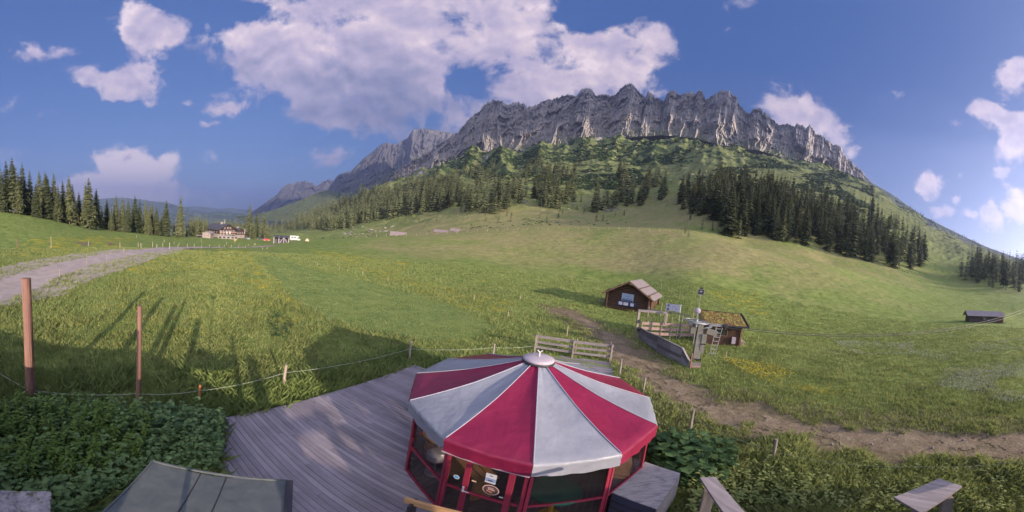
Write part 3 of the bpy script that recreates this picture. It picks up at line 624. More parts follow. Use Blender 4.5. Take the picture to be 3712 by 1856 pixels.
# ------------------------------------------------------------------ striped pavilion
TC = np.array([.979, 7.824, 0.0]); PH = -1.63170; RR = 3.0; ZE = 2.22; ZA = 3.17
def tv(k, r, z): a = PH + k * math.pi / 6; return TC + np.array([r * math.cos(a), r * math.sin(a), z])
tent = empty('striped_pavilion', TC, 'round twelve sided pavilion with red and white striped roof and glass walls', 'pavilion')
NR, NS = 14, 9
for k in range(12):
    a, c = tv(k, 1, 0) - TC, tv(k + 1, 1, 0) - TC
    V = []; F = []
    def pt(r, s, z):
        p = (a * (1 - s) + c * s) * r; return TC + np.array([p[0], p[1], z])
    rows = []
    for i in range(NR + 1):
        f = i / NR; r = .30 + (RR - .30) * f; row = []
        for j in range(NS + 1):
            s_ = j / NS; sag = .012 * math.sin(s_ * 14 + k * 2) * math.exp(-f * 5) - .02 * math.sin(math.pi * s_) ** 2 * math.sin(f * 9 + k) * f - .06 * math.sin(math.pi * s_) * math.sin(math.pi * min(1, f * 1.02)) - .03 * math.sin(math.pi * f); row.append(pt(r, s_, ZA + (ZE - ZA) * f + sag + .006 * math.sin(j * 2.1 + k) * (1 - f)))
        rows.append(row)
    for dz, dr_ in ((.035, .035), (.10, .045), (.17, .02), (.24, .04), (.31, .025), (.36, .03)):   # folded valance
        row = []
        for j in range(NS + 1):
            s_ = j / NS; e = math.sin(math.pi * s_); row.append(pt(RR + dr_ + .022 * math.sin(s_ * 19 + k * 3 + dz * 25) * e, s_, ZE - dz * (.86 + .0 * s_) - .03 * e * (dz > .2)))
        rows.append(row)
    V = [p for row in rows for p in row]; nn = NS + 1
    for i in range(len(rows) - 1):
        for j in range(NS): F.append((i * nn + j, (i + 1) * nn + j, (i + 1) * nn + j + 1, i * nn + j + 1))
    red = (k % 2 == 1)
    meshobj('roof_panel', V, F, m_redcloth if red else m_whitecloth, tent, smooth=True)
    MB().tube([tv(k, .3, ZA + .012), tv(k, 1.6, (ZA + ZE) / 2 - .012 + .01), tv(k, RR + .005, ZE + .012)], .011, 6).build('seam', m_seam, tent)
mb = MB(); mb.lathe(TC, [(.36, ZA - .04), (.40, ZA - .03), (.41, ZA + .0), (.40, ZA + .03)], 32); mb.build('cap_rim', m_dark, tent, True)
cp = MB().lathe(TC, [(.395, ZA + .031), (.385, ZA + .075), (.34, ZA + .10), (.18, ZA + .125), (.02, ZA + .13)], 32).build('cap', m_cap, tent, True)
mb = MB(); mb.tube([TC + UP * (ZA + .12), TC + UP * (ZA + .24)], .02, 8); mb.tube([TC + UP * (ZA + .225) + np.array([0, 0, 0]), TC + np.array([.06, 0, ZA + .29])], .016, 6); mb.tube([TC + UP * (ZA + .225), TC + np.array([-.06, 0, ZA + .29])], .016, 6); mb.build('finial', m_whitep, cp)
RWL = 2.86
m_pfloor = wood('pavilion_floor', (.13, .11, .10), 0, .45)
mb = MB(); clip_strip([tuple(tv(k, RWL - .06, 0)[:2]) for k in range(12)], 20, .14, .012, .02, .03, mb, 1); mb.build('floor_boards', m_pfloor, tent)
for k in range(12):
    p, q = tv(k, RWL, 0), tv(k + 1, RWL, 0); d_ = nrm(q - p); n_o = nrm((p + q) / 2 - TC)
    ax = (d_, n_o, UP)
    fr_ = MB(); L = np.linalg.norm(q - p)
    for e in (p + d_ * .035, q - d_ * .035): fr_.box(e + UP * 1.0, (.06, .06, 1.99), ax)
    fr_.box((p + q) / 2 + UP * .035, (L - .13, .05, .06), ax); fr_.box((p + q) / 2 + UP * 1.95, (L - .13, .05, .06), ax)
    dark_side = k in (10, 9, 8)
    if k != 11:
        fr_.box((p + q) / 2 + UP * .88, (L - .13, .05, .055), ax)
        fr_.build('wall_frame', m_red if not dark_side else m_frame_d if False else m_red, tent)
        MB().box((p + q) / 2 + UP * .455, (L - .14, .012, .80), ax).build('glass_pane', m_glass, tent); MB().box((p + q) / 2 + UP * 1.41, (L - .14, .012, 1.0), ax).build('glass_pane', m_glass, tent)
    else:
        # side with the door: narrow fixed lights either side of a half glazed door
        fr_.build('wall_frame', m_red, tent)
        for s0, s1 in ((.09, .36), (1.28, L - .09)):
            c_ = p + d_ * (s0 + s1) / 2; w_ = s1 - s0
            f2 = MB()
            f2.box(c_ + UP * .88 , (w_, .05, .055), ax)
            f2.build('side_light', m_red, tent)
            for zz, hz_ in ((.46, .78), (1.41, 1.0)): MB().box(c_ + UP * zz, (w_, .012, hz_), ax).build('glass_pane', m_glass, tent)
        dr0, dr1 = .38, 1.26; door = MB(); c_ = p + d_ * (dr0 + dr1) / 2 + n_o * .02
        for sx in (dr0 + .055, dr1 - .055): door.box(p + d_ * sx + n_o * .02 + UP * 1.0, (.105, .05, 1.86), ax)
        for zz in (.12, .88, 1.88): door.box(c_ + UP * zz, (.66, .046, .1 if zz != .88 else .06), ax)
        dr = door.build('door', m_red, tent)
        MB().box(c_ + UP * 1.37, (.65, .012, .9), ax).build('glass_pane', m_glass, dr); MB().box(c_ + UP * .5, (.65, .012, .68), ax).build('glass_pane', m_glass, dr)
        hp = p + d_ * (dr0 + .05) + n_o * .07 + UP * .97
        mb = MB(); mb.box(hp, (.035, .012, .17), ax); mb.tube([hp, hp + n_o * .05, hp + n_o * .05 + d_ * .13], .011, 6); mb.build('handle', m_whitep, dr)
        # stickers and notice on the pane
        def onpane(s_, z_): return p + d_ * s_ + n_o * .034 + UP * z_
        st = MB(); cc = onpane(.90, 1.16); rng = 28
        ring = []; 
        V = []; F = []
        for i in range(rng):
            a_ = 2 * math.pi * i / rng
            for r_ in (.125, .142): V.append(cc + d_ * r_ * math.cos(a_) * 1.05 + UP * r_ * math.sin(a_))
        for i in range(rng): F.append((2 * i, 2 * i + 1, 2 * ((i + 1) % rng) + 1, 2 * ((i + 1) % rng)))
        st.add(V, F, 1)
        V = [cc - n_o * .003 + d_ * .125 * 1.05 * math.cos(2 * math.pi * i / rng) + UP * .125 * math.sin(2 * math.pi * i / rng) for i in range(rng)]; st.add(V, [tuple(range(rng))], 0)
        for i, (sx, sz, w_, h_) in enumerate(((-.05, .05, .012, .03), (-.03, .055, .012, .03), (-.008, .058, .012, .03), (.014, .056, .012, .03), (.036, .05, .012, .03), (-.04, .012, .014, .034), (-.015, .014, .014, .034), (.01, .014, .014, .034), (.035, .012, .014, .034), (.058, .008, .014, .034))): st.box(cc + n_o * .002 + d_ * sx + UP * sz, (w_, .002, h_), ax, 1)
        for i, (sx, sz, w_, h_) in enumerate(((-.02, -.05, .09, .025), (.01, -.075, .06, .02), (-.055, -.03, .03, .02))): st.box(cc + n_o * .002 + d_ * sx + UP * sz, (w_, .002, h_), ax, 2)
        st.build('round_sticker', [simple('sticker_brown', (.09, .045, .04), .6), simple('sticker_pink', (.62, .42, .40), .6), simple('sticker_orange', (.60, .25, .12), .6)], dr)
        nt = MB(); c2 = onpane(.86, 1.48); nt.box(c2, (.19, .003, .26), ax, 0); nt.box(c2 + n_o * .003 - UP * .045, (.19, .002, .10), ax, 1); nt.box(c2 + n_o * .003 + UP * .075, (.06, .002, .02), ax, 2); nt.box(c2 + n_o * .005 - UP * .06, (.08, .002, .03), ax, 2)
        nt.build('paper_notice', [m_whitep, simple('notice_blue', (.22, .28, .45), .6), m_dark], dr)
        MB().box(onpane(.58, 1.27), (.085, .003, .035), ax).build('tan_sticker', simple('sticker_tan', (.62, .45, .28), .6), dr)
        MB().box(onpane(1.10, 1.03), (.07, .003, .035), ax).build('white_sticker', m_whitep, dr)
        # blue round sticker on the narrow light
        cc = p + d_ * .24 + n_o * .012 + UP * 1.2; V = [cc + d_ * .06 * math.cos(2 * math.pi * i / 20) + UP * .06 * math.sin(2 * math.pi * i / 20) for i in range(20)]; V2 = [v + n_o * .002 for v in [cc + (q_ - cc) * .72 for q_ in V]]
        st = MB(); st.add(V, [tuple(range(20))], 0); st.add(V2, [tuple(range(20))], 1); st.build('blue_sticker', [m_whitep, simple('sticker_blue', (.08, .30, .55), .6)], tent)
# gutter board over the door
p, q = tv(11, 2.93, 1.86), tv(12, 2.93, 1.86); MB().bar(p - nrm(q - p) * .06, q, .14, .03, up=UP).build('door_gutter', m_cap, tent)
mb = MB()
for k in range(12):
    mb.bar(tv(k, 2.84, 1.97), tv(k, .25, 3.08), .03, .05)
mb.tube([TC + UP * .0, TC + UP * 3.1], .06, 10); mb.build('roof_frame', m_dark, tent)
for k in (0, 1, 10, 11):
    mb = MB()
    for j in range(3):
        a_ = tv(k, RR + .03, ZE - .28); b_ = tv(k, RWL + .02, 1.85 - .03 * j) + np.array([random.uniform(-.08, .08), random.uniform(-.05, .05), 0]); mb.tube([a_ + np.array([random.uniform(-.12, .12), 0, .05]), b_], .008, 5)
    mb.build('tie_straps', m_dark, tent)
# ---- things inside the pavilion
def T3(dx, dy, z=0): return TC + np.array([dx, dy, z])
BT = W(2013, 1775, .9) - TC; g = empty('bistro_table', T3(BT[0], BT[1]), 'round dark green tabletop on a yellow pedestal inside the glass pavilion', 'table')
MB().lathe(T3(BT[0], BT[1]), [(.48, .84), (.50, .86), (.50, .885), (.48, .895)], 32).build('tabletop', m_green, g)
mb = MB(); mb.lathe(T3(BT[0], BT[1]), [(.22, .02), (.2, .05), (.05, .08), (.05, .835)], 16); mb.build('pedestal', m_yellow, g)
def barrel(dx, dy, lab):
    g = empty('barrel_table', T3(dx, dy), lab, 'barrel'); c = T3(dx, dy)
    MB().lathe(c, [(.27, .02), (.32, .25), (.345, .45), (.32, .66), (.28, .88)], 20).build('barrel_body', m_tan, g, True)
    mb = MB(); [mb.lathe(c, [(r_ + .004, z_), (r_ + .008, z_ + .02), (r_ + .004, z_ + .04)], 20) for r_, z_ in ((.30, .15), (.335, .36), (.31, .72))]; mb.build('hoop', m_dark, g)
    MB().lathe(c, [(.40, .885), (.42, .90), (.42, .925)], 24).build('tabletop', m_tan, g)
barrel(-2.05, -.55, 'wooden barrel standing nearest the left glass wall of the pavilion')
barrel(-1.6, .5, 'wooden barrel further inside the pavilion behind the first barrel')
g = empty('bar_stool', T3(-1.95, -1.15), 'round stool wrapped in clear film beside the barrel in the pavilion', 'stool')
MB().lathe(T3(-1.95, -1.15), [(.2, .62), (.22, .66), (.2, .70)], 18).build('seat', m_plast, g); MB().lathe(T3(-1.95, -1.15), [(.24, .02), (.22, .04), (.03, .06), (.03, .615)], 12).build('pedestal', m_metal, g)
MB().lathe(T3(-1.95, -1.15), [(.25, .58), (.24, .72), (.15, .78), (.03, .79)], 18).build('film_cover', m_foil, g)
g = empty('wooden_bench', T3(-1.1, -1.6), 'tan wooden bench table behind the door of the pavilion', 'bench')
c = T3(-1.15, -1.45)
for j in range(3): MB().box(c + UP * .78 + azv(55) * (j - 1) * .17, (1.3, .14, .04), (azv(145), azv(55), UP)).build('seat_board', m_tan, g)
for s_ in (-.5, .5): MB().box(c + azv(145) * s_ + UP * .38, (.08, .42, .75), (azv(145), azv(55), UP)).build('leg', m_tan, g)
g = empty('counter_fridge', T3(1.0, .2), 'dark metal drinks counter near the middle of the pavilion', 'counter')
MB().box(T3(.9, .25, .45), (1.5, .6, .88), frame(60)).build('counter_body', m_dark, g); MB().box(T3(.9, .25, .915), (1.6, .7, .04), frame(60)).build('counter_top', m_metal, g)
g = empty('wrapped_bottle_crate', T3(2.2, -.8), 'bundle wrapped in shiny clear film inside the right glass wall', 'bundle')
tag(meshobj('film_bundle', *(lambda mb_: (mb_.V, mb_.F))(MB().lathe(T3(2.25, -.75), [(.16, .62), (.24, .75), (.2, 1.0), (.1, 1.1), (.02, 1.12)], 14)), m_foil, g))
MB().box(T3(2.25, -.75, .3), (.5, .5, .6), frame(20)).build('crate', m_tan, g)
g = empty('trestle_bench', (-.05, 4.45, 0), 'tan trestle bench on the deck in front of the pavilion door', 'bench')
c = W(1570, 1842, .75); MB().box(c, (1.0, .07, .14), frame(8)).build('board', m_tan, g)
for s_ in (-.35, .35): MB().box(c + azv(98) * s_ - UP * .38, (.06, .3, .72), frame(8)).build('leg', m_dark, g)

# ------------------------------------------------------------------ storage box right of the pavilion
P4 = [W(2207, 1702, .85), W(2300, 1642, .85) , W(2462, 1712, .85), W(2345, 1838, .85)]
P4 = [W(2216, 1786, .85), W(2338, 1676, .85), W(2466, 1718, .85), W(2379, 1847, .85)]
g = empty('storage_box', (P4[0] + P4[2]) / 2 * [1, 1, 0], 'low dark box with a pale stained top against the right of the pavilion', 'box')
mb = MB(); mb.prism([p - UP * .0 for p in P4], UP * .025); mb.build('lid', m_boxtop, g)
ctr = sum(P4) / 4; Q4 = [ctr + (p - ctr) * .97 for p in P4]; mb = MB(); mb.prism([q * [1, 1, 0] - UP * .02 for q in Q4], UP * .865); mb.build('body', m_bluebox, g)
mb = MB()
for z in (.2, .4, .6): mb.bar(Q4[0] * [1, 1, 0] + UP * z + azv(215) * .012, Q4[3] * [1, 1, 0] + UP * z + azv(215) * .012, .02, .03)
mb.build('side_ribs', m_dark, g)
e_ = nrm(np.cross(Q4[2] - Q4[3], UP)); mb = MB()
for i in range(4): mb.bar(Q4[3] * [1, 1, 0] + UP * (.12 + .2 * i) + e_ * .012, Q4[2] * [1, 1, 0] + UP * (.12 + .2 * i) + e_ * .012, .015, .185)
mb.build('side_panel', m_greyw, g)

# ------------------------------------------------------------------ awning, stone wall, handrails close to the camera
m_mesh, t, b = mat('shade_cloth'); o = obco(t); n = t.noise(t.vm('MULTIPLY', o, (2, 2, 9)), 2.0, 5, .6, .6)
setp(t, b, t.ramp(n, [(.3, (.065, .078, .085)), (.7, (.105, .115, .118))]), .85, 0, .2, t.noise(o, 1.5, 3, .5, .6), .3, .03)
zz = 2.7; aw = empty('sun_awning', (-2.4, 1.8, 2.6), 'grey green fabric awning with a dark end bar at the lower left', 'awning')
C1, C2, C3, C4 = W(553, 1671, zz), W(1040, 1742, zz - .12), W(1030, 1900, zz - .12), W(300, 1915, zz)
NG = 16; V = []; F = []
for i in range(NG + 1):
    for j in range(NG + 1):
        u, v = i / NG, j / NG; p = (C1 * (1 - u) + C2 * u) * (1 - v) + (C4 * (1 - u) + C3 * u) * v; p = p - UP * .05 * math.sin(math.pi * u) ; V.append(p)
for i in range(NG):
    for j in range(NG): k = i * (NG + 1) + j; F.append((k, k + 1, k + NG + 2, k + NG + 1))
meshobj('awning_fabric', V, F, m_mesh, aw, smooth=True)
mb = MB()
for u in (.40, .62):
    P_ = [V[int(u * NG) * (NG + 1) + j] + UP * .006 for j in range(NG + 1)]; mb.tube(P_, .006, 4)
mb.build('fabric_seam', m_dark, aw)
mb = MB(); mb.bar(C2 + np.array([.03, .01, 0]), C3 + np.array([.03, 0, 0]), .085, .05); mb.build('end_bar', m_dark, aw)
mb = MB(); mb.bar(C1, C2, .02, .03); mb.bar(C1, C4, .02, .03); mb.build('edge_cord', m_mesh, aw)
for p in (C2 + np.array([.03, 0, 0]), C1): MB().tube([p * [1, 1, 0] - UP * .3, p - UP * .05], .03, 8).build('support_post', m_dark, aw)
m_stone, t, b = mat('mossy_stone'); o = obco(t); n = t.noise(o, 7, 7, .7); ms = t.smooth(t.noise(o, 3.2, 5, .7), .52, .60)
c_ = t.mix(ms, t.ramp(n, [(.3, (.13, .12, .125)), (.5, (.34, .31, .32)), (.7, (.50, .46, .46))]), t.ramp(n, [(.3, (.06, .05, .02)), (.7, (.22, .19, .05))]))
setp(t, b, c_, .95, 0, .1, n, 1.0, .05)
g = empty('stone_gatepost', (-4.2, .1, 0), 'mossy grey concrete block at the bottom left corner', 'wall block')
a0, a1, a2, a3 = W(-40, 1774, 1.2), W(185, 1781, 1.2), W(182, 1880, 1.2), W(-40, 1880, 1.2)
def rough_block(P, h, name, par, mt):
    mb = MB(); n = 10; V = []; F = []
    def bl(u, v): return (P[0] * (1 - u) + P[1] * u) * (1 - v) + (P[3] * (1 - u) + P[2] * u) * v
    for i in range(n + 1):
        for j in range(n + 1): p = bl(i / n, j / n); V.append(p + np.array([random.uniform(-1, 1), random.uniform(-1, 1), random.uniform(-1, .4)]) * .012)
    for i in range(n):
        for j in range(n): k = i * (n + 1) + j; F.append((k, k + n + 1, k + n + 2, k + 1))
    V2 = [v - UP * h for v in V]; o_ = len(V)
    bd = [i * (n + 1) for i in range(n + 1)] + [n * (n + 1) + j for j in range(1, n + 1)] + [i * (n + 1) + n for i in range(n - 1, -1, -1)] + [j for j in range(n - 1, 0, -1)]
    F += [(bd[i], bd[(i + 1) % len(bd)], bd[(i + 1) % len(bd)] + o_, bd[i] + o_) for i in range(len(bd))]
    return meshobj(name, V + V2, F, mt, par)
rough_block([a0, a1, a2, a3], .16, 'cap_stone', g, m_stone)
c_ = (a0 + a1 + a2 + a3) / 4; rough_block([c_ + (p - c_) * .93 - UP * .16 for p in (a0, a1, a2, a3)], 1.3, 'block_body', g, m_stone)
m_rail = wood('handrail_wood', (.26, .225, .225), 1, .45)
def handrail(P, z, name, lab, posts):
    g = empty(name, P[0] * [1, 1, 0], lab, 'handrail'); mb = MB(); mb.prism(P, UP * .04); mb.build('rail_board', m_rail, g)
    for p, w_ in posts: MB().box(np.array([p[0], p[1], (z - .05) / 2 - .15]), (w_, .1, z + .2), frame(p[2] if len(p) > 2 else 20)).build('post', m_greyw_v, g)
zr = 2.6
handrail([W(2537, 1737, zr), W(2593, 1735, zr), W(2735, 1900, zr), W(2650, 1900, zr)], zr, 'wooden_handrail', 'narrow weathered handrail board running to the bottom edge beside the box', [((*W(2575, 1765, zr)[:2], 30), .14), ((*W(2660, 1850, zr)[:2], 30), .12)])
handrail([W(3240, 1808, zr), W(3403, 1740, zr), W(3487, 1768, zr), W(3340, 1866, zr)], zr, 'wooden_handrail', 'wide weathered board on a post at the bottom right', [((*W(3435, 1790, zr)[:2], 60), .16), ((*W(3330, 1822, zr)[:2], 60), .14)])

# ------------------------------------------------------------------ lodge terrace behind the camera and the camera mast
g = empty('lodge_terrace', (0, -2, 0), 'timber terrace wall with tall posts behind the deck', 'terrace')
mb = MB(); yy = -1.6
def shade(x0, x1, z0, z1, dy=0): mb.box(((x0 + x1) / 2, yy + dy, (z0 + z1) / 2), (x1 - x0 - .004, .12, z1 - z0))
# boarded wall: lower to the left, with a window opening that lets two patches of sun on to the deck
prof = [(-16, -1.5), (7.40, -1.5), (7.40, 2.3), (13.5, 2.3), (13.5, 4.1), (8.32, 3.85), (8.30, 3.25), (7.36, 3.22), (7.34, 3.9), (6.98, 3.9), (6.96, 3.05), (5.55, 3.0), (5.5, 3.72), (4, 3.63), (2.5, 3.45), (-.2, 3.43), (-3.3, 2.98), (-7.2, 2.06), (-12, 1.1), (-16, .4)]
mb.prism([np.array([x, yy - .06, z]) for x, z in prof], np.array([0, .12, 0]))
mb.bar((5.5, yy, 3.36), (7.4, yy, 3.80), .12, .22)
mb.build('boarded_wall', m_log, g)
for x, z, w_ in ((-3.9, 5.25, .22), (-1.95, 5.15, .22), (-1.35, 4.9, .14), (.7, 5.0, .24), (3.6, 5.05, .10), (4.6, 4.6, .22), (4.95, 4.6, .10)):
    MB().box((x, yy - .15, z / 2 - .3), (w_, w_, z + .6)).build('post', m_log, g)
g = empty('webcam_mast', (.02, -.25, 0), 'slim steel mast carrying the camera', 'mast')
MB().tube([(.02, -.28, -.3), (.02, -.28, 5.9)], .035, 8).build('pole', m_metal, g); MB().box((0, -.28, 6.0), (.24, .2, .2)).build('housing', m_whitep, g)

# ------------------------------------------------------------------ fence posts and ropes
def mkpost(p, h, r, lab=None, grp=None, cat='fence post', mt=None, name='fence_post', lean=(0, 0), n=7, parts=False):
    p = np.asarray(p, float); top = p + UP * h + np.array([lean[0], lean[1], 0]); mid_ = (p + top) / 2 + np.array([random.uniform(-.02, .02), random.uniform(-.02, .02), 0])
    ob = MB().tube([p - UP * .15, mid_, top], [r * 1.08, r, r * .93], n, wob=.08).build(name, mt or m_stake, base=p)
    return tag(ob, lab, cat, grp)
def postpx(x, yt, yb, r, lab, grp=None, mt=None, xt=None, dmin=5, name='fence_post', cat='fence post'):
    p = hit(x, yb, dmin, 500)
    if p is None: p = W(x, yb)
    d = math.hypot(p[0], p[1]); top = WD(xt if xt is not None else x, yt, d); top_z = top[2]
    return mkpost(p, max(.3, top_z - p[2]), r, lab, grp, cat, mt, name, lean=(0, 0)), p, top_z
# two tall peeled log posts at the left
p1 = np.array([-9.4, .7, 0.0]); z1 = float(TZ(p1[0], p1[1]))
tp = MB(); P_ = [p1 + UP * (z1 - .2)] + [p1 + np.array([-.022 * i, .0, z1 + (4.15 - z1) * i / 8]) for i in range(1, 9)]
tag(tp.tube(P_, [.16, .158, .155, .152, .15, .148, .146, .144, .142], 14, wob=.05).build('log_post', m_post, base=p1), 'tall thick peeled log post standing at the left edge', 'post')
p2 = np.array([-8.1, 3.7, 0.0]); tag(MB().tube([p2 - UP * .3, p2 + UP * .9, p2 + UP * 2.1, p2 + UP * 3.44], [.075, .07, .068, .066], 12, wob=.05).build('log_post', m_post, base=p2), 'tall thin peeled log post in the middle of the left meadow edge', 'post')
tag(MB().tube([(-11.3, .95, -.1), (-11.3, .95, 3.3)], .05, 8).build('log_post', m_post, base=(-11.3, .95, 0)), 'thinner pole just behind the thick log post', 'post')
near = []
for x, yt, yb, r, lab, mt in ((722, 1396, 1468, .035, 'short orange stake between the tall thin post and the deck', m_orange), (1030, 1322, 1412, .055, 'pale leaning post at the left corner of the deck', m_stake), (1483, 1236, 1308, .05, 'grey fence post beyond the far corner of the deck', m_greyw_v), (1785, 1244, 1300, .05, 'grey fence post just behind the red roof panel', m_greyw_v),
                              (2244, 1300, 1363, .05, 'grey post between the pavilion and the dirt track', m_greyw_v), (2331, 1367, 1425, .045, 'thin dark post right of the pavilion, second along the track', m_greyw_v), (2500, 1480, 1570, .05, 'dark post right of the pavilion above the big leaves', m_greyw_v), (2799, 1590, 1685, .055, 'grey post beside the dirt track right of the big leaves', m_greyw_v)):
    o_, p, zt = postpx(x, yt, yb, r, lab, None, mt); near.append((p, zt))
def rope(pts, r, lab, name='fence_rope', mt=None, sag=.12, cat='rope'):
    P = []
    for a, b_ in zip(pts[:-1], pts[1:]):
        a = np.array(a, float); b_ = np.array(b_, float)
        for k in range(10): u = k / 10; P.append(a * (1 - u) + b_ * u - UP * sag * 4 * u * (1 - u))
    P.append(np.array(pts[-1], float)); return tag(MB().tube(P, r, 5).build(name, mt or m_rope, base=P[0]), lab, cat)
m_rope = simple('rope', (.30, .34, .27), .8)
rope([(-12, -1.6, .9), (-9.4, .62, .42), (-8.1, 3.66, .55), (-7.6, 5.3, .45), (near[1][0][0], near[1][0][1], .55), (near[2][0][0], near[2][0][1], .55), (near[3][0][0], near[3][0][1], .6), (1.85, 17.8, .35)], .008, 'thin pale electric rope strung along the meadow edge', sag=.05)
rope([(-9.4, .68, .5), (-7.2, -1.4, .35)], .014, 'pale rope running down from the thick log post', sag=.02)
rope([(near[4][0][0], near[4][0][1], .6), (near[5][0][0], near[5][0][1], .6), (near[6][0][0], near[6][0][1], .6), (near[7][0][0], near[7][0][1], .5), (9, 2.5, .5), (11, -2, .5)], .004, 'thin wire strung between the posts along the dirt track', sag=.04)
RP = [(64, 865, 900), (186, 858, 898), (321, 873, 891), (435, 877, 901), (501, 879, 895), (511, 882, 902), (553, 877, 897), (568, 884, 897), (590, 879, 895), (614, 879, 903), (645, 885, 898), (679, 883, 896), (595, 867, 879), (495, 853, 861), (631, 876, 884), (650, 880, 887), (704, 884, 895), (731, 887, 896), (759, 886, 895), (794, 886, 896), (813, 887, 896), (838, 887, 899), (864, 889, 897), (889, 889, 898), (921, 882, 892), (926, 881, 889), (952, 896, 904), (968, 895, 903), (821, 876, 887), (869, 883, 889), (730, 865, 879), (900, 884, 891)]
for i, (x, yt, yb) in enumerate(RP):
    if i == 0: postpx(x, yt, yb, .09, 'stout orange brown post in the meadow left of the road', None, m_post, dmin=30)
    elif i == 1: postpx(x, yt, yb, .07, 'pale post with a white foot in the meadow left of the road', None, m_stake, dmin=30)
    else: postpx(x, yt, yb, .06, 'pale fence post along the far side of the gravel road', 'posts along the gravel road', m_stake, dmin=30)
for x, yt, yb in ((218, 972, 1006), (316, 926, 969), (386, 915, 948), (449, 897, 917)): postpx(x, yt, yb, .045, 'thin wooden post on the near side of the gravel road', 'posts on the near side of the road', m_greyw_v)
for x, yt, yb in ((1086, 934, 944), (1151, 948, 960), (1230, 966, 977), (1314, 981, 998), (1214, 888, 894), (1405, 1006, 1023), (1718, 1069, 1088), (1840, 1128, 1150), (1885, 1066, 1085), (2053, 1186, 1225), (2462, 1063, 1085), (2395, 1028, 1050), (2340, 1095, 1130)):
    postpx(x, yt, yb, .04, 'thin pale stake in the meadow between the road and the log cabin', 'stakes across the middle meadow', m_stake)
for x, yt, yb in ((2852, 1205, 1225), (3001, 1208, 1225), (3137, 1207, 1224), (3226, 1207, 1220), (3298, 1201, 1214), (3380, 1199, 1208), (3426, 1192, 1205), (3484, 1187, 1204), (3578, 1180, 1191), (3620, 1176, 1185), (3665, 1170, 1180), (3261, 1223, 1232), (3283, 1223, 1232)):
    postpx(x, yt, yb, .045, 'thin fence post in the pale meadow on the right', 'posts across the right meadow', m_greyw_v)
for x in np.linspace(1290, 2500, 34):
    cp_ = [(1248, 869), (1388, 859), (1582, 851), (1737, 836), (1833, 828), (2066, 823), (2299, 832), (2532, 849)]
    yb = float(np.interp(x, [q[0] for q in cp_], [q[1] for q in cp_])); v = ray(x, yb + 3); v /= math.hypot(v[0], v[1])
    d = 132 if x < 2300 else 124; p = G(v[0] * d, v[1] * d); mkpost(p, 1.15, .06, 'small pale fence post on the crest of the middle meadow', 'posts along the meadow crest')
# ------------------------------------------------------------------ text helper
def text(name, s_, size, origin, right, up, mt, parent, ext=.004):
    cu_ = bpy.data.curves.new(name, 'FONT'); cu_.body = s_; cu_.size = size; cu_.extrude = ext; cu_.align_x = 'CENTER'; cu_.align_y = 'CENTER'; cu_.materials.append(mt)
    tmp = bpy.data.objects.new('tmp', cu_); col.objects.link(tmp); dg = bpy.context.evaluated_depsgraph_get(); me_ = bpy.data.meshes.new_from_object(tmp.evaluated_get(dg)); bpy.data.objects.remove(tmp)
    o_ = bpy.data.objects.new(name, me_); col.objects.link(o_); o_.parent = parent; r_ = Vector(nrm(right)); u_ = Vector(nrm(up)); n_ = r_.cross(u_)
    loc = np.asarray(origin, float) - org(parent)
    o_.matrix_local = Matrix(((r_.x, u_.x, n_.x, loc[0]), (r_.y, u_.y, n_.y, loc[1]), (r_.z, u_.z, n_.z, loc[2]), (0, 0, 0, 1))); return o_
def slab(mb, p0, p1, p2, p3, th, mi=0):
    n_ = nrm(np.cross(p1 - p0, p3 - p0)); n_ = n_ if n_[2] > 0 else -n_; mb.prism([p0, p1, p2, p3], -n_ * th, mi)
# ------------------------------------------------------------------ log cabin with the signs
TH = 35; cr, cd = azv(TH + 90), azv(TH); FL = hit(2199, 1114); WC, LC = 4.75, 5.2; ZB = FL[2] - .1; zE, zR = ZB + 1.95, ZB + 3.35
cabin = empty('log_cabin', FL, 'small log cabin with a shingled roof and two signs on its gable', 'cabin')
def cp3(u, v, z): return FL * [1, 1, 0] + cr * u + cd * v + UP * z
mb = MB(); R0 = .115; n_l = int((zE - ZB) / (2 * R0 * .99)); mbe = MB()
for i in range(n_l + 6):
    z = ZB + .2 + i * 2 * R0 * .99
    if z < zE:
        ext = .28
        for v in (0, LC): mb.tube([cp3(-ext, v, z), cp3(WC + ext, v, z)], R0, 10)
        for u in (0, WC): mb.tube([cp3(u, -ext, z + R0), cp3(u, LC + ext, z + R0)], R0, 10)
        for u in (0, WC):
            for v in (-ext - .004,): mbe.tube([cp3(u, v, z + R0), cp3(u, v - .012, z + R0)], R0 * .96, 10)
        mbe.tube([cp3(WC + ext, 0, z), cp3(WC + ext + .012, 0, z)], R0 * .96, 10)
    elif z < zR - .25:
        f = (z - zE) / (zR - zE); hw = WC / 2 * (1 - f) - .05
        for v in (0, LC): mb.tube([cp3(WC / 2 - hw, v, z), cp3(WC / 2 + hw, v, z)], R0, 10)
mb.build('log_wall', m_log, cabin); mbe.build('log_ends', m_logend, cabin)
ov, oe = .55, .6; sl_ = (zR - zE) / (WC / 2)
def roofpt(side, f, v): u = WC / 2 + side * f * (WC / 2 + oe); return cp3(u, v, zR + .16 - sl_ * f * (WC / 2 + oe))
for side, mt in ((1, m_shingle), (-1, m_shingle)):
    mb = MB(); slab(mb, roofpt(side, 0, -ov), roofpt(side, 1, -ov), roofpt(side, 1, LC + ov), roofpt(side, 0, LC + ov), .07); mb.build('roof_slope', mt, cabin)
mb = MB()
for side in (1, -1): mb.bar(roofpt(side, -.01, -ov - .02) - UP * .11, roofpt(side, 1, -ov - .02) - UP * .11, .05, .14)
mb.build('bargeboard', m_logend, cabin)
mb = MB()
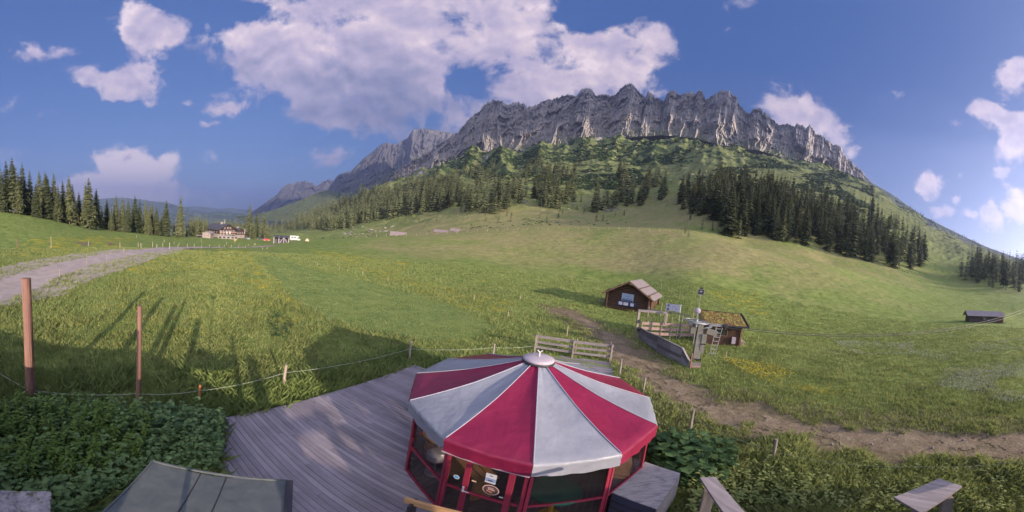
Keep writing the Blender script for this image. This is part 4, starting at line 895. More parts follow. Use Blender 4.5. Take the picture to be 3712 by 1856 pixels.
for f in (.42, .78): mb.tube([roofpt(1, f, -ov - .05) + UP * .07, roofpt(1, f, LC + ov) + UP * .07], .05, 8); mb.tube([roofpt(-1, f, -ov - .05) + UP * .07, roofpt(-1, f, LC + ov) + UP * .07], .05, 8)
mb.build('roof_pole', m_log, cabin)
for u, z in ((WC / 2, zR - .12), (-.05, zE + .1), (WC + .05, zE + .1)): MB().tube([cp3(u, -ov + .06, z), cp3(u, .1, z)], .13, 12).build('purlin_end', m_logend, cabin)
mb = MB(); mb.bar(cp3(.9, -.3, ZB + .28), cp3(WC - .5, -.3, ZB + .28), .26, .05, up=UP); mb.build('bench_board', m_log, cabin)
mb = MB()
for u in (1.0, 2.4, 3.9): MB().bar(cp3(u, -.3, ZB - .1), cp3(u, -.3, ZB + .26), .09).build('bench_leg', m_log, cabin)
m_blue = simple('sign_blue', (.34, .42, .56), .5, var=.08); m_navy = simple('sign_navy', (.03, .05, .12), .5); m_snow = simple('photo_white', (.62, .56, .62), .6, var=.3, sc=8)
ax = (cr, -cd, UP)
sg = empty('cabin_sign', cp3(2.35, -.2, ZB + 1.65), 'pale blue sign reading Hochkeil on the gable of the log cabin', 'sign')
c = cp3(2.3, -.17, ZB + 1.62); tl = nrm(cr - UP * .02); ax2 = (tl, -cd, nrm(np.cross(cd, tl) * -1)); ax2 = (tl, -cd, UP)
MB().box(c, (1.34, .03, .86), ax2).build('sign_board', m_blue, sg)
fr_ = MB()
for a_, b_ in (((-.67, -.43), (.67, -.43)), ((-.67, .43), (.67, .43)), ((-.67, -.43), (-.67, .43)), ((.67, -.43), (.67, .43))): fr_.bar(c + tl * a_[0] + UP * a_[1] - cd * .018, c + tl * b_[0] + UP * b_[1] - cd * .018, .035, .03)
fr_.build('sign_frame', m_seam, sg)
MB().box(c - cd * .02 - UP * .34, (1.26, .01, .14), ax2).build('navy_band', m_navy, sg)
text('lettering', 'Hochkeil', .30, c - cd * .022 - UP * .14, cr, UP, m_navy, sg); text('lettering', 'Schlepplift', .15, c - cd * .022 + UP * .10, cr, UP, m_navy, sg)
mb = MB(); hp = [(-.55, .18), (-.4, .27), (-.3, .22), (-.15, .33), (0, .26), (.12, .34), (.28, .27), (.42, .24), (.56, .14)]
for a_, b_ in zip(hp[:-1], hp[1:]): mb.bar(c - cd * .022 + cr * a_[0] + UP * a_[1], c - cd * .022 + cr * b_[0] + UP * b_[1], .012, .012)
mb.build('mountain_line', m_navy, sg)
bn = empty('photo_banner', cp3(2.3, -.2, ZB + .95), 'dark banner with white winter pictures below the cabin sign', 'banner')
c = cp3(2.3, -.16, ZB + .92); MB().box(c, (2.1, .02, .52), ax).build('banner_cloth', m_navy, bn)
for u, w_ in ((-.72, .42), (-.12, .55), (.6, .38)): MB().box(c + cr * u - cd * .014 - UP * .03, (w_, .008, .34), ax).build('picture', m_snow, bn)
mb = MB(); p = cp3(-1.1, .2, ZB + .0); [mb.tube([p + cd * v, p + cd * v + UP * .75], .035, 6) for v in (0, 1.4)]; mb.bar(p + UP * .75, p + cr * .9 + UP * .75, .06); mb.bar(p + cd * 1.4 + UP * .75, p + UP * .75, .06)
tag(mb.build('wood_rack', m_greyw, base=p), 'low wooden rack at the left corner of the log cabin', 'rack')
# ------------------------------------------------------------------ ski lift station
pal = empty('plank_wall', (9.9, 19, 0), 'grey plank retaining wall stepping down beside the lift tower', 'plank wall')
PL = [(9.97, 22.3, .9), (9.80, 20.6, 1.0), (9.82, 18.9, 1.12), (9.98, 17.4, 1.1), (10.2, 16.35, 1.05), (10.33, 15.65, .45)]
m_gw2 = wood('grey_boards_dark', (.14, .125, .125), 0, .4); m_gw3 = wood('grey_boards_pale', (.27, .245, .25), 0, .3)
def pwall(PL, name, par, mt, n=5, z0=-.05):
    for (x0, y0, h0), (x1, y1, h1) in zip(PL[:-1], PL[1:]):
        mb = MB(); a = np.array([x0, y0, 0.]); b_ = np.array([x1, y1, 0.]); d_ = nrm(b_ - a); nv = np.cross(d_, UP); za, zb = float(TZ(x0, y0)) + z0, float(TZ(x1, y1)) + z0
        for i in range(n):
            f0, f1 = i / n, (i + 1) / n - .012; o_ = nv * random.uniform(-.012, .012)
            mb.prism([a + d_ * .005 + UP * (za + h0 * f0) + o_, b_ - d_ * .005 + UP * (zb + h1 * f0) + o_, b_ - d_ * .005 + UP * (zb + h1 * f1) + o_, a + d_ * .005 + UP * (za + h0 * f1) + o_], nv * .05, random.randrange(3))
        mb.build(name, [mt, m_gw2, m_gw3], par)
pwall(PL, 'wall_section', pal, m_greyw)
mb = MB()
for a_, b_ in zip(PL[:-1], PL[1:]): mb.bar((a_[0], a_[1], float(TZ(a_[0], a_[1])) + a_[2] - .02), (b_[0], b_[1], float(TZ(b_[0], b_[1])) + b_[2] - .02), .14, .035)
mb.build('cap_board', m_greyw, pal)
pwall([(10.36, 15.6, .42), (11.05, 15.5, .42)], 'end_board', pal, simple('pink_board', (.26, .17, .16), .8), 2)
MB().box((10.37, 15.55, .45), (.07, .07, 1.0)).build('corner_post', m_post, pal)
pf = empty('board_fence', (12, 22.2, 0), 'fence of three pinkish horizontal boards behind the plank wall', 'fence'); m_pink = wood('pink_boards', (.36, .25, .22), 0, .25)
fa, fb = np.array([10.05, 22.3, 0]), np.array([14.6, 21.5, 0])
for z in (.42, .82, 1.2):
    mb = MB(); mb.bar(fa + UP * (z + .02), (fa + fb) / 2 + UP * (z + .06), .035, .22); mb.bar((fa + fb) / 2 + UP * (z + .055), fb + UP * (z + .12), .035, .22); mb.build('board', m_pink, pf)
for f in np.linspace(0.0, 1, 7): p = fa + (fb - fa) * f; MB().tube([p - UP * .1 - azv(10) * .05, p + UP * random.uniform(1.25, 1.6) - azv(10) * .05], .03, 6).build('upright', m_stake, pf)
pg = empty('timber_gantry', (9.63, 22.2, 0), 'grey timber gantry frame with a top beam at the left end of the plank wall', 'gantry')
MB().box((9.63, 22.18, 1.0), (.16, .16, 2.4)).build('gantry_post', m_greyw_v, pg); q = np.array([11.75, 21.85, 0]); MB().bar((9.55, 22.2, 2.2), (q[0], q[1], 2.2), .2, .16).build('gantry_beam', m_greyw, pg); MB().box((q[0], q[1], 1.7), (.09, .09, .9)).build('gantry_post', m_greyw_v, pg)
MB().box((9.72, 22.0, 1.4), (.12, .1, .25)).build('switch_box', m_dark, pg); MB().box((9.7, 22.0, .8), (.14, .1, .3)).build('switch_box', m_dark, pg)
for x, yt, yb, lab in ((2341, 1110, 1200, 'tall thin pole with a pinkish tone left of the white board'), (2408, 1118, 1222, 'tall thin pole at the left edge of the white board'), (2352, 1150, 1205, 'short pole inside the lift queue, left one'), (2361, 1148, 1200, 'short pole inside the lift queue, second one'), (2425, 1148, 1240, 'thin pole in front of the board fence centre'), (2464, 1140, 1232, 'thin pole in front of the board fence right of centre'), (2394, 1098, 1150, 'grey post right of the log cabin'), (2511, 1113, 1160, 'light post left of the floodlight')):
    postpx(x, yt, yb, .035, lab, None, m_stake if 'pinkish' not in lab else m_pink, cat='pole', name='marker_pole')
wb = empty('white_board', WD(2442, 1135, 25.5) * [1, 1, 0], 'white information board on thin posts behind the board fence', 'sign board')
q0, q1, q2, q3 = WD(2416, 1100, 25.6), WD(2468, 1106, 25.2), WD(2466, 1132, 25.2), WD(2414, 1124, 25.6); q2 = np.array([q1[0], q1[1], q2[2]]); q3 = np.array([q0[0], q0[1], q3[2]])
nb = nrm(np.cross(q1 - q0, q3 - q0)); nb = nb if nb[1] < 0 else -nb; MB().prism([q3, q2, q1, q0], -nb * .03).build('board_panel', simple('board_white', (.60, .58, .66), .6, var=.12), wb)
mb = MB(); r_ = nrm(q1 - q0); wbh = np.linalg.norm(q0 - q3)
cc = q0 + r_ * .2 - UP * wbh * .5 + nb * .01; mb.box(cc + UP * .14, (.16, .01, .16), (r_, nb, UP)); mb.box(cc - UP * .16, (.18, .01, .18), (r_, nb, UP))
for i in range(9): mb.box(q0 + r_ * (.55 + .09 * (i % 5)) - UP * (.2 + .17 * (i // 3)) + nb * .008, (.07, .006, .03), (r_, nb, UP))
mb.build('board_print', simple('print_grey', (.16, .17, .24), .6), wb)
for s_ in (q0, q1): MB().tube([s_ * [1, 1, 0] - nb * .05, s_ + UP * .05 - nb * .05], .03, 6).build('board_post', m_metal, wb)
mb = MB(); mb.bar(q3 - UP * .12 - nb * .05 - r_ * 1.5, q2 - UP * .16 - nb * .05 + r_ * .9, .05, .07); mb.build('crossbar', m_greyw, wb)
# lift tower
B = np.array([11.65, 17.0, 0.03]); tw = empty('lift_tower', B, 'beige steel drag lift drive tower with a horizontal bull wheel', 'lift tower')
Tp = B + np.array([.12, .15, 2.35]); td = nrm(Tp - B); mb = MB(); mb.add(*(lambda c_: (c_.V, c_.F))(MB().box((B + Tp) / 2, (.46, .42, np.linalg.norm(Tp - B)), (azv(110), azv(20), td), taper=.72))); mb.build('mast', m_beige, tw)
mb = MB(); mb.box(B + np.array([.32, -.1, 1.45]), (.30, .28, .62), frame(20)); mb.box(B + np.array([.26, -.12, .8]), (.26, .26, .6), frame(20)); mb.build('control_cabinet', m_beige, tw); mb = MB(); mb.box(B + np.array([.30, -.13, 1.10]), (.3, .3, .06), frame(20)); mb.box(B + np.array([.0, .0, .05]), (.6, .6, .16), frame(20)); mb.build('cabinet_band', m_dark, tw)
wc = Tp + np.array([-.45, -.15, .22]); mb = MB(); RW = .78
pr_ = [(RW * math.cos(2 * math.pi * i / 36), RW * math.sin(2 * math.pi * i / 36)) for i in range(37)]
tlt = lambda x_, y_: wc + azv(110) * x_ + azv(20) * y_ + UP * (.0 - .05 * x_)
mb.tube([tlt(x_, y_) for x_, y_ in pr_], .035, 6, cap=False); mb.tube([tlt(x_ * .82, y_ * .82) + UP * .03 for x_, y_ in pr_], .02, 5, cap=False); wh = mb.build('bull_wheel', m_metal, tw)
mb = MB()
for i in range(6): mb.tube([tlt(0, 0), tlt(RW * math.cos(i * math.pi / 3 + .2), RW * math.sin(i * math.pi / 3 + .2))], .022, 5)
mb.tube([tlt(0, 0) - UP * .35, tlt(0, 0) + UP * .12], .09, 10); mb.build('spokes', m_metal, wh)
mb = MB(); mb.bar(Tp + UP * .0 - azv(110) * .8, Tp + azv(110) * 1.7 + UP * .02, .14, .16); mb.bar(Tp - azv(20) * .3 + UP * .1, Tp + azv(20) * .5 + UP * .1, .12); mb.bar(Tp - UP * .35, Tp - UP * .1 + azv(110) * .75, .12, .12); mb.build('cross_arm', m_metal, tw)
mb = MB(); mb.box(Tp + azv(110) * .75 - UP * .45 - azv(20) * .1, (.7, .32, .34), (nrm(azv(110) - UP * .22), azv(20), nrm(UP + azv(110) * .22))); mb.box(Tp - azv(110) * .45 - UP * .42, (.36, .34, .42), frame(20)); mb.build('motor_housing', m_beige, tw)
mb = MB()
for f in (.45, 1.55, 1.7): mb.lathe(Tp + azv(110) * f + UP * .05 - azv(20) * .1, [(.10, -.025), (.13, 0), (.10, .025)], 12, ax=(azv(110), UP, azv(20)))
for f in (-.5, .1, .9, 1.6): mb.tube([Tp + azv(110) * f + UP * .1, Tp + azv(110) * (f + .1) - UP * .25], .025, 5)
for s_ in range(14): a_ = Tp + np.array([random.uniform(-.5, .5), random.uniform(-.3, .3), random.uniform(-.3, .25)]); mb.bar(a_, a_ + np.array([random.uniform(-.25, .25), random.uniform(-.2, .2), random.uniform(-.15, .15)]), .035)
mb.build('guide_rollers', m_dark, tw)
lad = empty('ladder', Tp * [1, 1, 0] + azv(110) * 1.3, 'pale aluminium ladder right of the lift tower', 'ladder'); lb = Tp + azv(110) * 1.15; mb = MB()
for s_ in (-.2, .2): mb.tube([lb + azv(110) * s_ - UP * 2.1 - azv(110) * .15, lb + azv(110) * (s_ + .15) + UP * .15], .025, 6)
mb.build('side_rails', m_metal, lad); mb = MB(); [mb.tube([lb - azv(110) * .3 + azv(110) * (.02 * i) + UP * (-1.9 + i * .28), lb + azv(110) * .12 + azv(110) * .02 * i + UP * (-1.9 + i * .28)], .018, 5) for i in range(8)]; mb.build('rungs', m_metal, lad)
def cable(a, b_, sag, lab):
    P = [a * (1 - u) + b_ * u - UP * sag * 4 * u * (1 - u) for u in np.linspace(0, 1, 40)]; tag(MB().tube(P, .022, 5).build('lift_cable', m_dark, base=a), lab, 'cable')
e1_ = WD(3760, 1098, 70.0); e2_ = WD(3760, 1108, 69.5)
cable(Tp + azv(110) * 1.65 + UP * .02, e1_ + UP * .0, 1.6, 'upper black lift cable running right across the meadow'); cable(Tp + azv(110) * 1.5 + UP * .0 - azv(20) * .5, e2_, 1.5, 'lower black lift cable running right across the meadow')
# floodlight and sign pole behind the tower
fl = empty('floodlight', WD(2529, 1127, 24) * [1, 1, 0], 'round white floodlight on a short pole behind the lift wheel', 'floodlight'); fc = WD(2529, 1127, 24); dv_ = nrm(np.array([0, 0, CAMH]) - fc)
axf = (nrm(np.cross(UP, dv_)), nrm(np.cross(dv_, np.cross(UP, dv_))), dv_); MB().lathe(fc, [(.10, -.2), (.2, -.05), (.235, 0), (.22, .02)], 24, ax=axf).build('lamp_head', m_cap, fl, True); MB().lathe(fc, [(.16, -.26), (.22, -.1), (.24, -.02)], 16, ax=axf).build('lamp_housing', m_dark, fl); MB().tube([fc * [1, 1, 0], fc - dv_ * .15], .04, 8).build('pole', m_metal, fl)
sp_ = WD(2534, 1110, 30); sp0 = G(sp_[0], sp_[1]); sgp = empty('sign_pole', sp0, 'small dark framed sign on a thin leaning pole above the turf roof', 'sign'); zt = WD(2537, 1064, 30)[2]
MB().tube([sp0, sp0 * [1, 1, 0] + UP * zt], .028, 6).build('pole', m_stake, sgp); c = sp0 * [1, 1, 0] + UP * (zt + .15); MB().box(c, (.52, .04, .48), frame(25)).build('sign_panel', m_dark, sgp)
mb = MB(); [mb.box(c + azv(115) * u + UP * z - azv(25) * .025, (w_, .015, h_), frame(25)) for u, z, w_, h_ in ((0, .25, .58, .04), (0, -.25, .58, .04), (.28, 0, .04, .5), (-.28, 0, .04, .5), (0, .05, .26, .14))]; mb.build('sign_frame', m_metal, sgp); MB().box(c + UP * .36, (.3, .1, .14), frame(25)).build('lamp', m_dark, sgp)
# turf roofed shed
FRs = np.array([16.95, 19.05, 0.1]); sr, sd = azv(117), azv(27); WS, LS = 3.0, 2.3; z0 = .05; zf, zb = 1.75, 2.25
sh_ = empty('turf_roof_shed', FRs, 'dark brown wooden shed with a mossy turf roof right of the lift tower', 'shed')
def s3(u, v, z): return FRs * [1, 1, 0] + sr * u + sd * v + UP * z
mb = MB()
for i in range(9):
    z = z0 + i * .19; mb.box(s3(-WS / 2, 0, z + .09), (WS, .05, .182), (sr, sd, UP)); mb.box(s3(-.0, LS / 2 + .03, z + .09), (.05, LS, .182), (sr, sd, UP)); mb.box(s3(-WS, LS / 2 + .03, z + .09), (.05, LS, .182), (sr, sd, UP))
mb.box(s3(-WS / 2, LS, 1.0), (WS, .05, 2.0), (sr, sd, UP)); mb.build('board_wall', m_log, sh_)
fw = MB(); [fw.box(s3(u, -.035, z), (w_, .04, h_), (sr, sd, UP)) for u, z, w_, h_ in ((-1.55, 1.48, .95, .05), (-1.55, .92, .95, .05), (-1.1, 1.2, .05, .6), (-2.0, 1.2, .05, .6))]; fw = fw.build('window_frame', m_logend, sh_); MB().box(s3(-1.55, -.03, 1.2), (.86, .02, .52), (sr, sd, UP)).build('pane', m_glassd, fw)
MB().box(s3(-.55, -.1, .62), (.30, .16, .52), (sr, sd, UP)).build('meter_box', m_cap, sh_)
mb = MB(); mb.box(s3(-.02, -.05, .85), (.1, .1, 1.7), (sr, sd, UP)); mb.build('corner_post', m_logend, sh_)
RFp = [s3(-WS - .25, -.35, zf), s3(.45, -.35, zf), s3(.45, LS + .25, zb + .12), s3(-WS - .25, LS + .25, zb + .12)]
mb = MB(); slab(mb, *RFp, .06); rfo = mb.build('roof', m_dark, sh_)
mb = MB(); mb.bar(RFp[0] + UP * .04 - sd * .03, RFp[1] + UP * .04 - sd * .03, .09, .12); mb.bar(RFp[1] + UP * .05 + sr * .03, RFp[2] + UP * .05 + sr * .03, .07, .16); mb.bar(RFp[3] + UP * .05, RFp[2] + UP * .05, .05, .1); mb.build('gutter', m_metal if False else m_dark, rfo)
m_turf, t, b = mat('turf'); o = obco(t); n = t.noise(o, 3.5, 6, .75, .4); n2 = t.noise(o, 11, 5, .7)
f = t.m('ADD', t.m('MULTIPLY', n, .65), t.m('MULTIPLY', n2, .35)); setp(t, b, t.ramp(f, [(.33, (.045, .022, .012)), (.47, (.19, .10, .055)), (.54, (.20, .20, .05)), (.68, (.38, .38, .10))]), .95, 0, .1, n2, 1, .08)
V = []; F = []; nu, nv_ = 70, 40
for i in range(nu + 1):
    for j in range(nv_ + 1):
        u, v = .012 + .976 * i / nu, .012 + .976 * j / nv_; p = (RFp[0] * (1 - u) + RFp[1] * u) * (1 - v) + (RFp[3] * (1 - u) + RFp[2] * u) * v; ed = min(u, 1 - u, v, 1 - v) * 12
        V.append(p + UP * (.03 + min(1, ed) * (.07 + .07 * float(fbm(np.array([p[0] * 3.3]), np.array([p[1] * 3.3]), 4, 5)[0]) + random.uniform(0, .05))))
for i in range(nu):
    for j in range(nv_): k = i * (nv_ + 1) + j; F.append((k, k + nv_ + 1, k + nv_ + 2, k + 1))
meshobj('turf', V, F, m_turf, rfo)
g = empty('bench', s3(.6, .4, 0), 'small pale bench at the right side of the turf roofed shed', 'bench'); MB().box(s3(.3, .8, .45), (.35, 1.0, .05), (sr, sd, UP)).build('seat', m_stake, g); [MB().box(s3(.3, v, .22), (.3, .05, .42), (sr, sd, UP)).build('leg', m_stake, g) for v in (.45, 1.15)]
p = G(17.3, 23.9); tag(MB().prism([p, p + azv(117) * .5, p + azv(117) * .12 + UP * 1.15], azv(27) * .04).build('folded_umbrella', m_dark, base=p), 'dark pointed folded cover standing behind the turf roof', 'cover')
p = hit(2629, 1300); g = mkpost(p, .5, .04, 'short pale stump in the grass below the shed', None, 'stump', m_stake, 'stump')
# ------------------------------------------------------------------ simple gabled buildings
def gable(root, o0, th, Wd, L, z0, ze, zr, wm, rm, ovs=.5, ov_f=.5, rth=.12, wname='wall', rname='roof', wall2=None, zsplit=None):
    """walls and roof; th = azimuth of the ridge, front gable at o0 (left corner), width along th+90"""
    r_, d_ = azv(th + 90), azv(th); P = lambda u, v, z: np.array([o0[0], o0[1], 0]) + r_ * u + d_ * v + UP * z
    mb = MB(); zs = z0
    if zsplit is not None:
        MB().prism([P(-.05, -.05, z0), P(Wd + .05, -.05, z0), P(Wd + .05, L + .05, z0), P(-.05, L + .05, z0)], UP * (zsplit - z0)).build('plinth_wall', wall2, root); zs = zsplit + .003
    mb.prism([P(0, 0, zs), P(Wd, 0, zs), P(Wd, 0, ze), P(Wd / 2, 0, zr - .02), P(0, 0, ze)], d_ * L); mb.build(wname, wm, root)
    sl2 = (zr - ze) / (Wd / 2); ro = MB()
    for s_ in (1, -1):
        e = Wd / 2 + ovs; pr = lambda f, v: P(Wd / 2 + s_ * f * e, v, zr + rth + .02 - sl2 * f * e)
        slab(ro, pr(0, -ov_f), pr(1, -ov_f), pr(1, L + ov_f), pr(0, L + ov_f), rth)
    return ro.build(rname, rm, root), P
m_hutw = simple('weathered_hut_wood', (.115, .085, .08), .85, 0, .35, 2, stretch=(1, 1, 6)); m_hutr = simple('weathered_shingle', (.27, .23, .235), .85, 0, .3, 2)
m_darkroof = simple('dark_roof', (.06, .06, .075), .7, 0, .25, .6); m_chalet = simple('dark_chalet_wood', (.07, .035, .028), .8, 0, .35, .8, stretch=(1, 1, 5)); m_render = simple('cream_render', (.29, .25, .24), .8, 0, .12, .5); m_brown = simple('brown_boards', (.30, .19, .15), .8, 0, .25)
# long hut on the right
h0 = hit(3512, 1168); h1 = hit(3632, 1172); th = math.degrees(math.atan2(h1[0] - h0[0], h1[1] - h0[1])); hut = empty('hay_hut', h0, 'long weathered grey hay hut standing alone in the right meadow', 'hut'); Lh = float(np.hypot(*(h1 - h0)[:2]))
dv_ = azv(th); rv = azv(th - 90); 
back = np.array([h0[0], h0[1], 0]) - 0 * rv
# ridge runs along the long side; gable at the near right end
o0 = h1 * [1, 1, 0]; thr_ = th + 180; ro, P_ = gable(hut, o0 , thr_, 2.3, Lh, min(h0[2], h1[2]) - .3, h1[2] + 1.55, h1[2] + 2.25, m_hutw, m_hutr, .45, .5)
mb = MB()
for i in range(7): mb.tube([P_(-.12, -.3, h1[2] + .15 + i * .22), P_(-.12, .9, h1[2] + .15 + i * .22)], .07, 6); mb.tube([P_(-.2, -.08, h1[2] + .26 + i * .22), P_(2.4, -.08, h1[2] + .26 + i * .22)], .07, 6)
mb.build('log_ends', m_logend, hut)
mb = MB()
for f, z, a_, c_ in ((.55, .9, .5, .5), (.6, 1.15, .2, .3), (.42, .55, .2, .35)): mb.box(P_(-.1, Lh * f, h1[2] + z), (.06, a_, c_), (azv(thr_ + 90), azv(thr_), UP))
mb.build('pale_boards', m_stake, hut); MB().box(P_(1.2, -.5, h1[2] + .12), (2.2, .9, .12), (azv(thr_ + 90), azv(thr_), UP)).build('door_step', m_stake, hut)
# hay huts beyond the crest
def farhut(x0, x1, yb, ytop, dd, lab, wm, hf=.5, thx=None, w=5.0, name='hay_hut', cat='hut', rm=None):
    a = WD(x0, yb, dd); b_ = WD(x1, yb, dd); L = float(np.hypot(*(b_ - a)[:2])); th = math.degrees(math.atan2(b_[0] - a[0], b_[1] - a[1])); zt = WD((x0 + x1) / 2, ytop, dd)[2]
    g_ = min(a[2], b_[2]); g = empty(name, a * [1, 1, 0] + UP * g_, lab, cat); H = zt - g_
    gable(g, b_ * [1, 1, 0], th + 180, w, L, g_ - 3, g_ + H * hf, zt, wm, rm or m_hutr, .6, .4); return g
m_pinkroof = simple('pale_pink_shingle', (.20, .16, .165), .85, 0, .25, .6)
farhut(1415, 1470, 858, 841, 205, 'long low hay hut with a broad pale roof beyond the left of the crest', m_hutw, .25, rm=m_pinkroof)
farhut(1574, 1622, 846, 833, 190, 'reddish hay hut half hidden behind the crest', simple('red_brown_boards', (.24, .12, .11), .8, 0, .25), .45, rm=m_pinkroof)
farhut(1634, 1668, 840, 829, 195, 'smallest hay hut with a pointed dark gable showing over the crest', m_hutw, .3, rm=m_pinkroof)
# ------------------------------------------------------------------ the mountain inn
def at(x, y, d): return WD(x, y, d)
DI = 232.0; i0 = at(757, 858, DI); zi = i0[2]; ppm = DI * math.tan(PXR)  # metres per pixel
inn = empty('mountain_inn', i0, 'large dark timber mountain inn with a broad dark roof and white ground floor', 'inn')
LOS = AE(800, 840)[0]; thI = LOS - 38
def ipx(x, h): return h
WI = 92 * ppm; o0 = at(792, 862, DI)
ro, PI_ = gable(inn, o0, thI, 15.5, 16, zi - 1, zi + 5.6, zi + 9.2, m_chalet, m_darkroof, 1.8, 1.6, .35, wall2=m_render, zsplit=zi + 2.2)
for u, v in ((7.2, 6), (9.0, 8)): MB().box(PI_(u, v, zi + 9.8), (1.6, 1.2, 1.8), frame(thI)).build('chimney', m_render, ro)
MB().tube([PI_(8.2, 4, zi + 9), PI_(8.2, 4, zi + 12.5)], .12, 6).build('antenna', m_whitep, ro)
for z, hh in ((zi + 3.4, 1.1), (zi + 5.9, .9)):
    for u in ((1.6, 4.2, 6.8, 9.4, 12.2, 14.2) if z < zi + 5 else (5.4, 8.2, 10.6)):
        f_ = MB().box(PI_(u, -.06, z + .6), (1.3, .12, hh + .35), frame(thI)).build('window', m_whitep, inn); MB().box(PI_(u, -.14, z + .6), (.9, .06, hh), frame(thI)).build('pane', m_glassd, f_)
for v in (2.5, 5.5, 8.5, 11.5, 14.5):
    f_ = MB().box(PI_(-.06, v, zi + 4), (.12, 1.3, 1.3), frame(thI)).build('window', m_whitep, inn); MB().box(PI_(-.14, v, zi + 4), (.06, .9, 1.0), frame(thI)).build('pane', m_glassd, f_)
mb = MB(); mb.box(PI_(7.5, -1.0, zi + 3.0), (15.4, 1.6, .2), frame(thI)); mb.box(PI_(7.5, -1.75, zi + 3.5), (15.4, .12, .9), frame(thI)); mb.build('balcony', m_brown, inn)
for u in (2.2, 6.2, 10.2, 13.4): f_ = MB().box(PI_(u, -.12, zi + .8), (2.2, .12, 1.6), frame(thI)).build('window', m_glassd, inn)
a2 = PI_(15.9, -.5, 0); gable(inn, a2, thI, 8.5, 13, zi - 1, zi + 3.8, zi + 6.2, m_chalet, m_darkroof, 1.0, 1.0, .3, wname='annex_wall', rname='annex_roof', wall2=m_render, zsplit=zi + 1.6)
for u in (17.6, 19.8, 22.2): f_ = MB().box(PI_(u, -.6, zi + 3), (1.1, .12, 1.1), frame(thI)).build('window', m_whitep, inn); MB().box(PI_(u, -.68, zi + 3), (.8, .06, .8), frame(thI)).build('pane', m_glassd, f_)
MB().box(PI_(21, 4, zi + 6.6), (1.2, 1.2, 2), frame(thI)).build('chimney', m_render, inn)
barn = empty('inn_barn', at(875, 850, DI + 15), 'dark roofed barn right behind the mountain inn', 'barn'); q = at(858, 853, DI + 22); gable(barn, q, thI + 5, 9, 13, zi - 1, zi + 3.2, zi + 5.4, m_chalet, m_darkroof, 1, 1, .3)
wh_ = empty('white_house', at(738, 868, DI - 20), 'small white plastered house left of the mountain inn', 'house'); q = at(733, 870, DI - 22); zq = q[2]; gable(wh_, q, LOS + 20, 5.6, 6, zq - .5, zq + 4.6, zq + 5.6, m_render, m_hutr, .7, .7, .2)
for u in (1.4, 4.0):
    f_ = MB().box(q * [1, 1, 0] + azv(LOS + 110) * u - azv(LOS + 20) * .05 + UP * (zq + 3), (.9, .1, 1.1), frame(LOS + 20)).build('window', m_brown, wh_)
cp_ = empty('car_shelter', at(716, 868, DI - 20), 'low open shelter at the left of the white house', 'shelter'); q = at(713, 868, DI - 20); [MB().box(q + azv(LOS + 90) * u + UP * 1.2, (.2, .2, 2.4), frame(LOS)).build('post', m_hutw, cp_) for u in (0, 5)]; MB().box(q + azv(LOS + 90) * 2.5 + UP * 2.5 + azv(LOS) * 2, (6, 4.5, .25), frame(LOS)).build('roof', m_hutr, cp_); MB().box(q + azv(LOS + 90) * 2.5 + UP * 1.0 + azv(LOS) * 4, (5, .1, 2), frame(LOS)).build('back_wall', m_hutw, cp_)
for i, (x, yb, yt) in enumerate(((800, 860, 836), (811, 860, 837), (887, 848, 829))): 
    p = at(x, yb, DI - 10); top = at(x, yt, DI - 10)[2]; g = empty('flag_pole', p, ('white flag pole in front of the inn, left of a pair', 'white flag pole in front of the inn, right of a pair', 'pale lamp pole at the right of the inn barn')[i], 'pole'); MB().tube([p, p * [1, 1, 0] + UP * top], .16, 6).build('pole', m_whitep, g)
for i, x in enumerate((822, 833)):
    p = at(x, 856, DI - 14); g = empty('parasol', p, ('closed white parasol on the inn terrace, left one', 'closed white parasol on the inn terrace, right one')[i], 'parasol'); MB().tube([p, p + UP * 3.6], .07, 6).build('pole', m_whitep, g); MB().lathe(p, [(.15, 1.4), (.5, 1.8), (.35, 2.8), (.05, 3.7)], 10).build('canopy', m_whitep, g)
tr_ = empty('inn_terrace', at(790, 860, DI - 12), 'white walled terrace in front of the mountain inn', 'terrace'); q = at(790, 862, DI - 14); MB().prism([q - UP * 1.5, q + azv(LOS + 90) * 13 - UP * 1.5, q + azv(LOS + 90) * 13 + azv(LOS) * 7 - UP * 1.5, q + azv(LOS) * 7 - UP * 1.5], UP * 3.0).build('terrace_wall', m_render, tr_)
mb = MB(); [mb.box(q + azv(LOS + 90) * u - azv(LOS) * .06 + UP * .5, (1.6, .08, 1.1), frame(LOS)) for u in (1.5, 4.2, 7, 9.8, 12)]; mb.build('opening', m_glassd, tr_)
# open timber carport in the car park
D2 = 175; q0 = at(992, 883, D2); q1 = at(1046, 880, D2); LO2 = AE(1018, 880)[0]; cpt = empty('timber_carport', q0, 'grey carport with diagonal white timber braces by the car park', 'carport'); zt = at(1018, 856, D2)[2]; L = float(np.hypot(*(q1 - q0)[:2])); r_ = nrm((q1 - q0) * [1, 1, 0]); d_ = azv(LO2); zg = q0[2]
P2 = lambda u, v, z: q0 * [1, 1, 0] + r_ * u + d_ * v + UP * z
mb = MB(); slab(mb, P2(-.5, -.6, zt - .5), P2(L + .3, -.6, zt - .5), P2(L + .3, 5, zt + .15), P2(-.5, 5, zt + .15), .2); mb.build('roof', m_darkroof, cpt)
MB().box(P2(L / 2, 3.5, (zg + zt) / 2 - .4), (L - .2, .1, zt - zg + .2), (r_, d_, UP)).build('back_wall', simple('dark_grey_boards', (.09, .085, .10), .8), cpt)
for u in np.linspace(0, L, 4): MB().box(P2(u, 0, (zg + zt) / 2 - .4), (.28, .28, zt - zg + .1), (r_, d_, UP)).build('post', m_cap, cpt)
